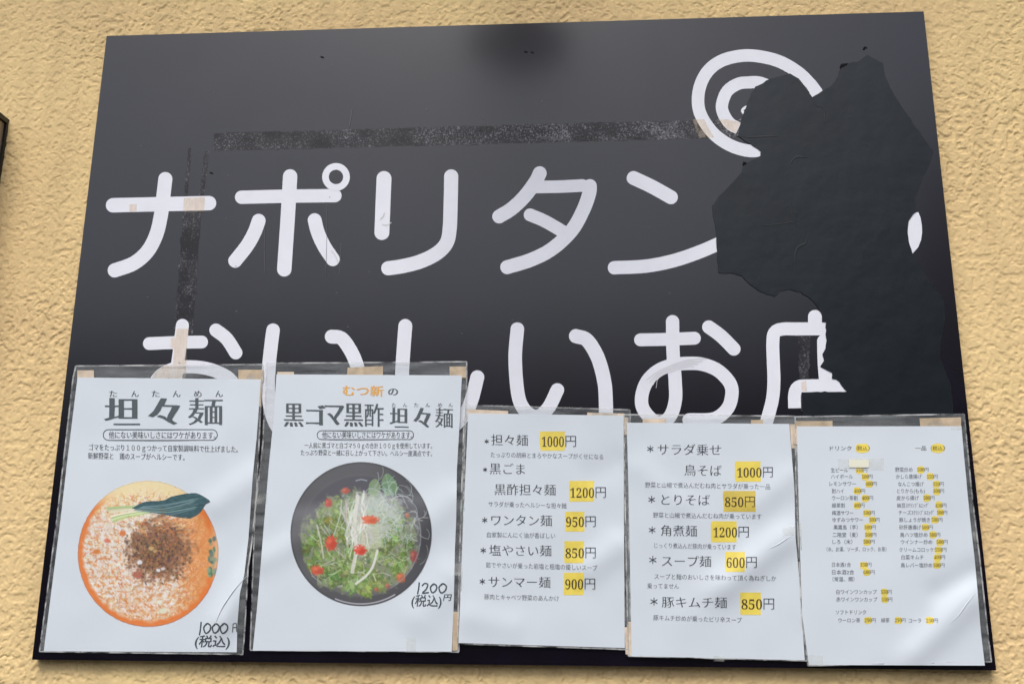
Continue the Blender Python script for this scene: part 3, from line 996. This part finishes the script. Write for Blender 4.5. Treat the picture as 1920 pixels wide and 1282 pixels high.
for i in range(26):
    x = rng.uniform(392, 404); y = rng.uniform(1002, 1078)
    P.blob(x, y, rng.uniform(2, 5), rng.uniform(3, 6), pick([(94, 124, 112), (70, 104, 98), (150, 160, 130)]), .8, .5)
# mince
mn = np.hypot((P.X - 299)/60, (P.Y - 1030)/60) + .38*perlin(P.X/13, P.Y/13, 41) + .14*nf
P.over(sstep(1.2, .65, mn)*.9, (138, 98, 72))
for i in range(1700):
    a = rng.uniform(0, 2*math.pi); r = abs(rng.normal(0, .62))
    if r > 1.15: continue
    x, y = 296 + 58*r*math.cos(a), 1034 + 56*r*math.sin(a)
    P.blob(x, y, rng.uniform(1, 3.2), rng.uniform(1, 2.6), pick([(86, 66, 58), (104, 80, 66), (122, 90, 70), (146, 104, 74), (80, 64, 60), (162, 108, 70), (182, 136, 96)]), .62, .5, .2, rng.uniform(0, 3))
for x, y, r, c in ((262, 1054, 5, (236, 238, 240)), (297, 1069, 4, (230, 232, 238)), (306, 1066, 4, (220, 214, 214)), (258, 1078, 9, (178, 104, 84)), (284, 1028, 5, (206, 176, 120)), (291, 1033, 4, (196, 164, 110)),
                   (201, 1013, 5, (222, 120, 92)), (182, 1034, 6, (214, 126, 60)), (230, 1000, 6, (214, 120, 64)), (300, 1128, 5, (228, 232, 216)), (305, 1145, 7, (222, 222, 196)), (309, 1118, 5, (236, 230, 214))):
    P.blob(x, y, r, r*.8, c, .9, .5, .4)
for i in range(60):
    x, y = rng.uniform(255, 345), rng.uniform(972, 1000)
    P.line([(x, y), (x + 5, y - 2), (x + 9, y + rng.normal()*3)], 1.6, pick([(214, 140, 80), (196, 116, 60), (230, 180, 120)]), .7)
P.al = np.maximum(sstep(1.0, .975, P.rr + .004*perlin(P.X/9, P.Y/9, 5)), ins*1.0)
P.build(p1, f1)


def hand_1000(ox, oy, sc=1.0):
    q = lambda p: [(ox + x*sc, oy + y*sc) for x, y in p]
    o_ = lambda x, w, hh, y=0: q([(x + w/2, y - hh/2), (x, y - hh*.1), (x + w*.25, y + hh/2), (x + w*.8, y + hh*.3), (x + w, y - hh*.2), (x + w*.6, y - hh/2), (x + w*.3, y - hh*.42)])
    return q, o_


q, o_ = hand_1000(374, 1177)
pen([q([(3, -11), (2, 0), (0, 12)]), o_(8, 13, 18), o_(24, 13, 17), o_(39, 14, 18)], 2.6, p1, "price", f1)
pen([[(436, 1184), (437, 1169)], [(437, 1169), (443, 1168), (443.5, 1183)], [(437, 1176), (443, 1175)]], 1.5, p1, "price", f1)
text("(税込)", 366, 431, 1201, 1202, 24, M["pen"], p1, "price", f1, d=.0003, dx=.014, dy=.012, slant=.12)

fold(p1, f1, [(464, 1078), (440, 1104), (417, 1138), (402, 1172)], 3.0, 0.0013)
# ---- sheet 2: salad noodles
t2, p2, f2 = menu("menu poster with a black bowl of green salad noodles and orange writing on top",
                  [(518.5, 701.6), (512.7, 787), (504.5, 869), (496, 969), (483.4, 1124), (474, 1219)], [(866, 703.5), (862.5, 782), (856.7, 880), (855.5, 969), (853, 1030), (851, 1124), (847, 1221)],
                  [(499, 681), (497, 720), (493, 830), (478, 960), (469, 1218)], [(875, 678), (875, 720), (870, 880), (869.5, 960), (867, 1030), (862.5, 1170), (860, 1221.5)],
                  1, [ridge((870, 920), (770, 1010), 34, .9), ridge((470, 1060), (590, 1000), 26, .7), ridge((860, 1060), (770, 1180), 40, .8)], 14, 0.4)
tape(t2, rect(520, 551, 697, 706), f2, "tape_pale"); tape(t2, [(652, 689), (718, 686), (718, 706), (650, 706)], f2); tape(t2, rect(843, 874, 687, 708), f2)
tape(t2, [(850, 1146), (861, 1146), (858, 1219), (848, 1219)], f2)
tape(t2, [(478, 925), (502, 924), (501, 944), (477, 945)], f2, "clear_tape", True); tape(t2, rect(762, 780, 1195, 1221), f2, "clear_tape", True); tape(t2, [(852, 1056), (866, 1056), (865, 1078), (851, 1078)], f2, "clear_tape", True)
text("むつ新", 643, 719, 732, 733, 21, M["gold_ink"], p2, "heading", f2, d=.0003, dx=.03, dy=.006)
text("の", 728, 746, 734, 734, 17, M["grey_ink"], p2, "heading", f2, d=.0003, dx=.024, dy=.0)
for c, x0, x1, q_ in (("黒", 533, 568, .036), ("ゴ", 575, 608, .05), ("マ", 610, 644, .05), ("黒", 646, 680, .036), ("酢", 684, 719, .014)):
    text(c, x0, x1, 777.5, 778, 44 if q_ < .05 else 38, M["grey_ink"], p2, "heading", f2, d=.0005, dx=q_, dy=-.016, fit=True)
for c, x0, x1, q_ in (("坦", 732, 765, .05), ("々", 777, 806, .05), ("麺", 816, 849, .014)):
    text(c, x0, x1, 782, 783, 38, M["grey_ink"], p2, "heading", f2, d=.0004, dx=q_, dy=-.018, fit=True)
for x, c in zip((738.5, 759.6, 780.6, 802, 825, 845), "たんたんめん"):
    text(c, x - 4, x + 4, 759, 759, 9, M["dark_ink"], p2, "heading", f2, dx=.004, dy=-.01)
frame_line(594.6, 775.5, 807, 823.5, 1.3, p2, f2)
text("他にない美味いしさにはワケがあります。", 604, 773, 815, 815.5, 14, M["dark_ink"], p2, "text_line", f2, dx=.01, dy=-.008)
text("一人前に黒ゴマと白ゴマ５０ｇの合計１００ｇを使用しています。", 571, 810, 834.5, 835.5, 12, M["dark_ink"], p2, "text_line", f2, dx=.008, dy=-.01)
text("たっぷり野菜と一緒に召し上がって下さい。ヘルシー度満点です。", 564, 810, 848, 850, 12, M["dark_ink"], p2, "text_line", f2, dx=.008, dy=-.01)
P = Pic(677.5, 1001, 133.5, 136)
nz_ = perlin(P.X/16, P.Y/16, 51); nf = perlin(P.X/5, P.Y/5, 52)
P.im[:] = (92, 91, 93)
P.over(sstep(690, 800, P.X)*.8, (66, 66, 70))
P.over(sstep(1060, 1130, P.Y)*.6, (74, 73, 76))
inr = np.hypot((P.X - 677)/116, (P.Y - 1004)/117)
P.over(sstep(1.0, .96, inr), (104, 102, 102))
P.over(sstep(1.0, .93, inr)*sstep(985, 930, P.Y + 14*nz_), (86, 84, 90))
sal = np.hypot((P.X - 674)/109, (P.Y - 1018)/96) + .16*nz_ + .06*nf
P.over(sstep(1.03, .9, sal)*.95, (134, 142, 112))
for i in range(120):
    a = rng.uniform(0, 2*math.pi); r = math.sqrt(rng.uniform(0, 1))
    x, y = 670 + 100*r*math.cos(a), 1026 + 86*r*math.sin(a)
    c_ = pick([(112, 140, 66), (132, 158, 82), (98, 124, 60), (150, 170, 100)]); th = rng.uniform(0, 3)
    P.blob(x, y, rng.uniform(9, 17), rng.uniform(5, 9), c_*.82, .8, .3, .6, th); P.blob(x - 1, y - 2, rng.uniform(6, 12), rng.uniform(3, 6), c_*1.12, .8, .4, .7, th)
GR = [(118, 144, 76), (96, 126, 62), (150, 166, 102), (164, 172, 124), (82, 102, 62), (134, 156, 88), (176, 182, 150), (104, 116, 84)]
for i in range(800):
    a = rng.uniform(0, 2*math.pi); r = math.sqrt(rng.uniform(0, 1))
    x, y = 674 + 106*r*math.cos(a), 1016 + 96*r*math.sin(a)
    pal = GR if (y > 1000 or x < 640) else GR[2:4] + GR[6:] + [(176, 184, 172), (150, 164, 150), (110, 136, 116)]
    P.blob(x, y, rng.uniform(1.5, 5.5), rng.uniform(1, 3.2), pick(pal), .6, .5, .45, rng.uniform(0, 3))
P.poly([(722, 930), (716, 905), (724, 888), (735, 893), (746, 912), (742, 926)], (112, 142, 106))
P.poly([(690, 925), (694, 905), (706, 898), (714, 915), (708, 930)], (130, 156, 112), .9)
P.line([(724, 890), (728, 908), (732, 926)], 1.2, (150, 172, 140))
for i in range(230):                                        # sprouts
    x, y = rng.normal(722, 36), rng.normal(972, 36)
    a = rng.uniform(0, 2*math.pi); r = rng.uniform(8, 28)
    an = a + np.linspace(0, rng.uniform(.6, 1.8), 5)
    P.line(np.stack([x + r*np.cos(an), y + r*np.sin(an)], 1), rng.uniform(.9, 1.7), pick([(190, 198, 196), (216, 220, 216), (156, 168, 168), (170, 184, 176)]), .7)
P.blob(706, 958, 44, 34, (204, 212, 204), .6, .6, .4)
P.blob(692, 1008, 30, 28, (208, 208, 188), .6, .6, .4)
for i in range(40):
    x = rng.normal(670, 13); y0_ = rng.uniform(920, 985); y1_ = y0_ + rng.uniform(40, 90)
    P.line([(x + rng.normal(0, 5), y0_), (x + rng.normal(0, 6), (2*y0_ + y1_)/3), (x + rng.normal(0, 6), (y0_ + 2*y1_)/3), (x + rng.normal(-2, 9), y1_)], rng.uniform(1.2, 4), pick([(226, 222, 212), (204, 202, 188), (182, 180, 168), (238, 234, 226)]), .65)
P.line([(671, 930), (665, 985), (668, 1030), (661, 1072)], 7, (222, 218, 208), .8)
for i in range(60):
    x, y = rng.uniform(590, 770), rng.uniform(960, 1085)
    th = rng.uniform(0, 3.1); l = rng.uniform(8, 18)
    P.line([(x - l*math.cos(th), y - l*math.sin(th)), (x + rng.normal(0, 4), y + rng.normal(0, 4)), (x + l*math.cos(th), y + l*math.sin(th))], rng.uniform(.9, 2), pick([(206, 212, 186), (182, 194, 160), (220, 222, 206)]), .5)
P.line([(708, 1032), (700, 1060), (688, 1078), (668, 1094)], 4.5, (220, 220, 206), .95)
P.line([(700, 1076), (705, 1088)], 2.5, (200, 204, 180), .9)
P.line([(595, 985), (603, 1020), (607, 1046)], 3, (196, 198, 178), .8)
P.line([(683, 1005), (686, 1055)], 4, (210, 206, 186), .7)
for x, y, rx, ry, c in ((694, 974, 15, 8, (226, 96, 62)), (621, 1018, 11, 13, (216, 72, 50)), (676, 1031, 11, 9, (222, 66, 48)), (595, 1069, 12, 9, (212, 84, 62)), (776, 1043, 7, 12, (156, 76, 74)),
                        (752, 1083, 8, 9, (196, 106, 70)), (616, 943, 7, 8, (196, 76, 66)), (648, 920, 8, 6, (190, 98, 82)), (706, 1105, 4, 4, (180, 100, 80)), (727, 1098, 5, 5, (170, 106, 90)), (764, 966, 4, 5, (176, 118, 90))):
    P.blob(x, y, rx, ry, c, .88, .4, .4); P.blob(x + rx*.4, y + ry*.3, rx*.6, ry*.5, np.array(c)*.86, .6, .5, .4)
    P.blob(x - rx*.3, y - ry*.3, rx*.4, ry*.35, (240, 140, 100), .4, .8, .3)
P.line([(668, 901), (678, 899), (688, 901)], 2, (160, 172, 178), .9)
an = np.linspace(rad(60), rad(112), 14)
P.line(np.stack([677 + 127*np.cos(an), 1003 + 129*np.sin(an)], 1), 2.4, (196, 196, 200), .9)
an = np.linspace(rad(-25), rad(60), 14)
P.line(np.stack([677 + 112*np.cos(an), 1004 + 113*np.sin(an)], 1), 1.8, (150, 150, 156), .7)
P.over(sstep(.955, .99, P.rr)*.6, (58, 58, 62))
P.over(np.exp(-((P.Y - 948 + .12*(P.X - 677))/16)**2)*.16 + .03, (214, 220, 226))  # film glare painted into the print: a pale slanting band and faint veil
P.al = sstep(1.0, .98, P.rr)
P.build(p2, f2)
q, o_ = hand_1000(783, 1102)
pen([q([(3, -10), (2, 0), (0, 10)]), q([(9, -5), (13, -9), (19, -7), (16, 2), (9, 9), (20, 8)]), o_(24, 12, 16), o_(40, 14, 17)], 2.6, p2, "price", f2)
text("(税込)", 772, 828, 1125, 1126, 24, M["pen"], p2, "price", f2, d=.0003, dx=.014, dy=.012, slant=.1)
text("円", 832, 846, 1119.5, 1119.5, 12, M["pen"], p2, "price", f2, d=.0003, dx=.01, dy=.01, slant=.2, fit=True)

# ---- sheets 3 and 4: price lists
SER = str.maketrans("0123456789", "𝟎𝟏𝟐𝟑𝟒𝟓𝟔𝟕𝟖𝟗")


def item(paper, f, name, x0, x1, y, h=23):
    text(name, x0, x1, y, y + 1, h, M["dark_ink"], paper, "menu_item", f, d=.0004, dx=-.002, dy=-.021)


def star(paper, f, x0, x1, y):
    c = ((x0 + x1)/2, y); r = (x1 - x0)/2
    pen([[(c[0] + r*math.cos(a), c[1] + r*math.sin(a)), (c[0] - r*math.cos(a), c[1] - r*math.sin(a))] for a in (math.pi/2, rad(30), rad(150))], 1.5, paper, "asterisk", f, "dark_ink")


def price(paper, f, val, x0, x1, y0, y1, hl, m="yellow", all_=False):
    mark(*hl, M[m], paper, f)
    xm = x1 - (y1 - y0)*1.02
    yc = (y0 + y1)/2
    text(val.translate(SER), x0 + 1, xm - 1, yc + .5, yc + .5, (y1 - y0)*.92, M["brown_ink"], paper, "price", f, d=.0005, dx=-.014, dy=-.010, fit=True)
    text("円", xm + 1.5, x1, yc, yc, (y1 - y0), M["brown_ink" if all_ else "dark_ink"], paper, "price", f, d=.0005, dx=-.006, dy=-.02, fit=True)


def note(paper, f, s_, x0, x1, y0, y1, h=11.5):
    text(s_, x0, x1, y0, y1, h, M["soft_ink"], paper, "text_line", f, dx=.0, dy=-.012)


t3, p3, f3 = menu("white menu sheet with five noodle dishes priced in yellow, beside the salad poster",
                  [(878, 774.4), (869, 964), (863, 1126), (859.5, 1204.5)], [(1169.6, 779), (1169.6, 886), (1170, 1000), (1171.5, 1214)],
                  [(871, 759), (867, 880), (861, 1060), (858, 1206)], [(1182, 768), (1180, 900), (1179, 1000), (1183, 1217)],
                  2, [ridge((1180, 1010), (1080, 1080), 30, 1.0), ridge((860, 1150), (980, 1180), 30, .6), ridge((1180, 860), (1090, 900), 30, -.5)], 17, 0.45)
tape(t3, [(877, 767), (953, 770), (952, 782), (876, 780)], f3, "tape_pale"); tape(t3, rect(1101, 1171, 773, 785, 2), f3, "tape_pale")
tape(t3, [(1170, 782), (1178, 783), (1177, 815), (1170, 815)], f3, "tape_pale"); tape(t3, [(1171, 1175), (1179, 1175), (1182, 1226), (1173, 1226)], f3, "tape_pale")
star(p3, f3, 909, 916, 827); item(p3, f3, "担々麺", 921, 990, 824); price(p3, f3, "1000", 1014.5, 1080, 816.5, 837.5, (1012.6, 1059.4, 808.5, 844.6))
note(p3, f3, "たっぷりの胡麻とまろやかなスープがくせになる", 920, 1131, 852, 856)
star(p3, f3, 906, 913, 880); item(p3, f3, "黒ごま", 918, 984, 878)
item(p3, f3, "黒酢担々麺", 927, 1042, 917); price(p3, f3, "1200", 1068, 1136, 912.5, 933, (1067, 1114, 901, 940))
note(p3, f3, "サラダが乗ったヘルシーな担々麺", 916, 1062, 944.5, 948)
star(p3, f3, 904, 913.5, 974.5); item(p3, f3, "ワンタン麺", 921, 1035, 974.5); price(p3, f3, "950", 1060, 1117, 967, 987.5, (1060, 1095.5, 958.7, 996))
note(p3, f3, "自家製にんにく油が香ばしい", 913, 1041, 1002, 1004)
star(p3, f3, 901, 911, 1031); item(p3, f3, "塩やさい麺", 917, 1034, 1031); price(p3, f3, "850", 1059, 1117, 1025.5, 1046, (1058.4, 1094.5, 1014, 1055))
note(p3, f3, "茹でやさいが乗った岩塩と粗塩の優しいスープ", 911, 1120, 1058.5, 1064)
star(p3, f3, 899.5, 909.5, 1089.5); item(p3, f3, "サンマー麺", 916, 1032, 1090); price(p3, f3, "900", 1058.5, 1116, 1083.5, 1104.5, (1057, 1094.5, 1073, 1115))
note(p3, f3, "豚肉とキャベツ野菜のあんかけ", 908, 1048, 1118, 1121.5)

t4, p4, f4 = menu("white menu sheet with noodle dishes and yellow prices, fourth from the left on the sign",
                  [(1175, 792), (1178, 900), (1184.4, 1229.4)], [(1480, 794.4), (1489.6, 916), (1491.5, 1004), (1499, 1088), (1509, 1237)],
                  [(1170, 777), (1171, 900), (1178, 1229)], [(1491.5, 780), (1493, 830), (1499, 926), (1501, 1010), (1511, 1166), (1514, 1238)],
                  3, [ridge((1500, 985), (1330, 1120), 30, 1.5), ridge((1500, 880), (1400, 960), 26, .6), ridge((1180, 860), (1290, 960), 26, .5)], 23, 0.5)
tape(t4, rect(1205, 1249, 785, 800), f4, "tape_pale"); tape(t4, rect(1408, 1431, 787, 800), f4); tape(t4, [(1481, 795), (1491, 795), (1494, 840), (1484, 840)], f4, "tape_pale")
tape(t4, [(1178, 1165), (1186, 1165), (1186, 1228), (1180, 1228)], f4, "tape_pale")
tape(t4, rect(1338, 1358, 1228, 1239), f4, "clear_tape", True); tape(t4, [(1467, 990), (1490, 985), (1492, 1003), (1469, 1004)], f4, "clear_tape", True)
star(p4, f4, 1213.5, 1225, 841); item(p4, f4, "サラダ乗せ", 1233, 1352, 842); item(p4, f4, "鳥そば", 1283, 1353, 881); price(p4, f4, "1000", 1381, 1449, 875, 894.5, (1378, 1426, 864.6, 902.6))
note(p4, f4, "野菜と山椒で煮込んだむね肉とサラダが乗った一品", 1209.7, 1444, 908.5, 912)
star(p4, f4, 1215.6, 1228, 936); item(p4, f4, "とりそば", 1240, 1331, 936); price(p4, f4, "850", 1358, 1415.5, 930, 950, (1356, 1416.5, 920, 959), "ochre", True)
note(p4, f4, "野菜と山椒で煮込んだむね肉が乗っています", 1224.5, 1428, 965, 968)
star(p4, f4, 1216.6, 1229, 993); item(p4, f4, "角煮麺", 1239, 1307, 994); price(p4, f4, "1200", 1336.5, 1404, 986.5, 1007, (1333.6, 1381, 976.7, 1016))
note(p4, f4, "じっくり煮込んだ豚肉が乗っています", 1227, 1380, 1022, 1025)
star(p4, f4, 1217, 1231, 1049); item(p4, f4, "スープ麺", 1241, 1333.6, 1051); price(p4, f4, "600", 1361, 1419, 1043, 1064, (1360, 1397, 1034, 1071.4))
note(p4, f4, "スープと麺のおいしさを味わって頂く為ねぎしか", 1227, 1455.5, 1080, 1084); note(p4, f4, "乗ってません", 1213.6, 1273, 1097.5, 1098.5)
star(p4, f4, 1219.5, 1233, 1127); item(p4, f4, "豚キムチ麺", 1241, 1363, 1128); price(p4, f4, "850", 1389, 1451.5, 1121, 1142, (1388, 1427, 1110, 1152))
note(p4, f4, "豚キムチ炒めが乗ったピリ辛スープ", 1225, 1391, 1157, 1162)

fold(p4, f4, [(1489, 1000), (1462, 1018), (1440, 1030)], 2.2, 0.0005)
# ---- sheet 5: drinks and side dishes
t5, p5, f5 = menu("white drinks and side dish list in two columns of tiny print, under the torn sheet",
                  [(1494, 799), (1499, 1000), (1504, 1153), (1516.7, 1245.7)], [(1802.6, 798.6), (1814, 923), (1819, 973.6), (1827, 1043), (1833, 1107.6), (1839, 1183), (1846.6, 1247)],
                  [(1491, 781), (1492, 900), (1503, 1160), (1515, 1247)], [(1808, 776), (1822, 923), (1836.7, 1043), (1852, 1183), (1859, 1240)],
                  4, [ridge((1850, 1095), (1690, 1250), 30, 1.35), ridge((1850, 1060), (1740, 1120), 24, -.7)], 29, 0.4)
tape(t5, rect(1492, 1561, 789, 803), f5); tape(t5, [(1724, 784), (1802, 782), (1802, 803), (1726, 803)], f5); tape(t5, [(1486, 803), (1495, 803), (1496, 833), (1487, 833)], f5, "tape_pale")
tape(t5, rect(1572, 1657, 859, 881), f5, "clear_tape", True); tape(t5, rect(1515, 1543, 1226, 1247, 2), f5, "clear_tape", True)
tape(t5, rect(1783, 1803, 799, 806), f5, "clear_tape", True); tape(t5, [(1823, 997), (1832, 997), (1834, 1016), (1825, 1016)], f5, "clear_tape", True)
fold(p5, f5, [(1831, 1109), (1812, 1132), (1798, 1152), (1781, 1168)], 2.6, 0.0006)
b = MB(); cp = np.array(rect(1592, 1629, 861, 876))[::-1]; b.add(pt(cp[:, 0], cp[:, 1], f5(cp[:, 0], cp[:, 1]) + .0009), [range(4)]); b.build("price_cover", M["cover"], p5)


def small(s_, x0, x1, y, ink="soft_ink"):
    text(s_, x0, x1, y, y, 9.6, M[ink], p5, "text_line", f5, dx=.004, dy=-.006)


def sprice(v, x0, x1, y):
    w = (x1 - x0)*.62
    blob_mark(x0 + w/2, y + rng.normal(0, .6), w*.54, 6.8, M["yellow"], p5, f5)
    text(v.translate(SER), x0, x0 + w, y, y, 7.2, M["brown_ink"], p5, "price", f5, dx=-.01, dy=-.004, fit=True)
    text("円", x0 + w + .5, x1, y, y, 7.6, M["soft_ink"], p5, "price", f5, dx=.0, dy=-.008, fit=True)


small("ドリンク（", 1556, 1609, 840, "dark_ink"); small("一品（", 1716, 1748, 840, "dark_ink")
blob_mark(1617, 840, 13, 8.5, M["yellow"], p5, f5); blob_mark(1758, 840, 12.5, 8.5, M["yellow"], p5, f5)
small("税込", 1608, 1626, 840, "brown_ink"); small("税込", 1748.5, 1767, 840, "brown_ink"); small("）", 1627, 1631, 840); small("）", 1768, 1772, 840)
DR = [("生ビール", 1558, 1590, 881, "550", 1605, 1626), ("ハイボール", 1558, 1599, 893, "500", 1616, 1636), ("レモンサワー", 1555, 1605, 906.5, "400", 1623, 1644), ("酎ハイ", 1560, 1582, 920, "400", 1601, 1622),
      ("ウーロン茶割", 1560, 1608, 933, "400", 1616, 1637), ("緑茶割", 1560, 1584, 947, "400", 1601, 1621), ("梅酒サワー", 1560, 1600, 961, "500", 1619, 1640), ("ゆずみつサワー", 1561, 1618, 974, "500", 1630, 1649),
      ("黒霧島（芋）", 1563, 1608, 988, "500", 1621, 1642), ("二階堂（麦）", 1561, 1608, 1002, "500", 1622, 1643), ("しろ（米）", 1561, 1598, 1015, "500", 1619, 1640),
      ("（水、お湯、ソーダ、ロック、お茶）", 1550, 1662, 1029, None, 0, 0), ("日本酒1合", 1560, 1595.5, 1058, "350", 1613, 1634), ("日本酒2合", 1560, 1601.5, 1072, "680", 1619, 1640), ("（常温、燗）", 1561, 1602, 1085, None, 0, 0),
      ("白ワインワンカップ", 1568, 1644, 1109, "550", 1652, 1672), ("赤ワインワンカップ", 1568, 1645, 1123, "550", 1653, 1673), ("ソフトドリンク", 1567, 1624, 1147, None, 0, 0),
      ("ウーロン茶", 1572, 1613, 1162, "250", 1621, 1642), ("緑茶", 1652, 1668, 1162, "250", 1678, 1698), ("コーラ", 1704, 1727, 1162.5, "250", 1736.5, 1758.5),
      ("野菜炒め", 1678.5, 1711, 880, "500", 1720, 1741), ("かしら唐揚げ", 1680, 1728, 893, "550", 1738, 1758), ("なんこつ揚げ", 1684, 1732, 907, "550", 1749.5, 1769.5), ("とりから(もも)", 1682, 1734, 920, "500", 1750, 1770),
      ("皮から揚げ", 1681, 1723, 933, "500", 1731.5, 1752), ("納豆ｽｸﾗﾝﾌﾞﾙｴｯｸﾞ", 1682, 1741, 947, "450", 1754, 1774.5), ("チーズｽｸﾗﾝﾌﾞﾙｴｯｸﾞ", 1685, 1751, 960.5, "500", 1757, 1776), ("豚しょうが焼き", 1686, 1743.6, 974, "500", 1746.5, 1767),
      ("砂肝唐揚げ", 1686, 1727, 988, "500", 1728.5, 1749), ("鳥ハツ塩炒め", 1687.5, 1739, 1002, "500", 1743, 1763), ("ウインナー炒め", 1689, 1748, 1015.5, "500", 1756, 1777), ("クリームコロッケ", 1686, 1751, 1030, "550", 1752.5, 1774.5),
      ("白菜キムチ", 1690, 1732, 1044, "400", 1751, 1772), ("鳥レバー塩炒め", 1689, 1748, 1059, "500", 1750, 1771)]
for s_, x0, x1, y, v, a, b2 in DR:
    small(s_, x0, x1, y)
    if v: sprice(v, a, b2, y)
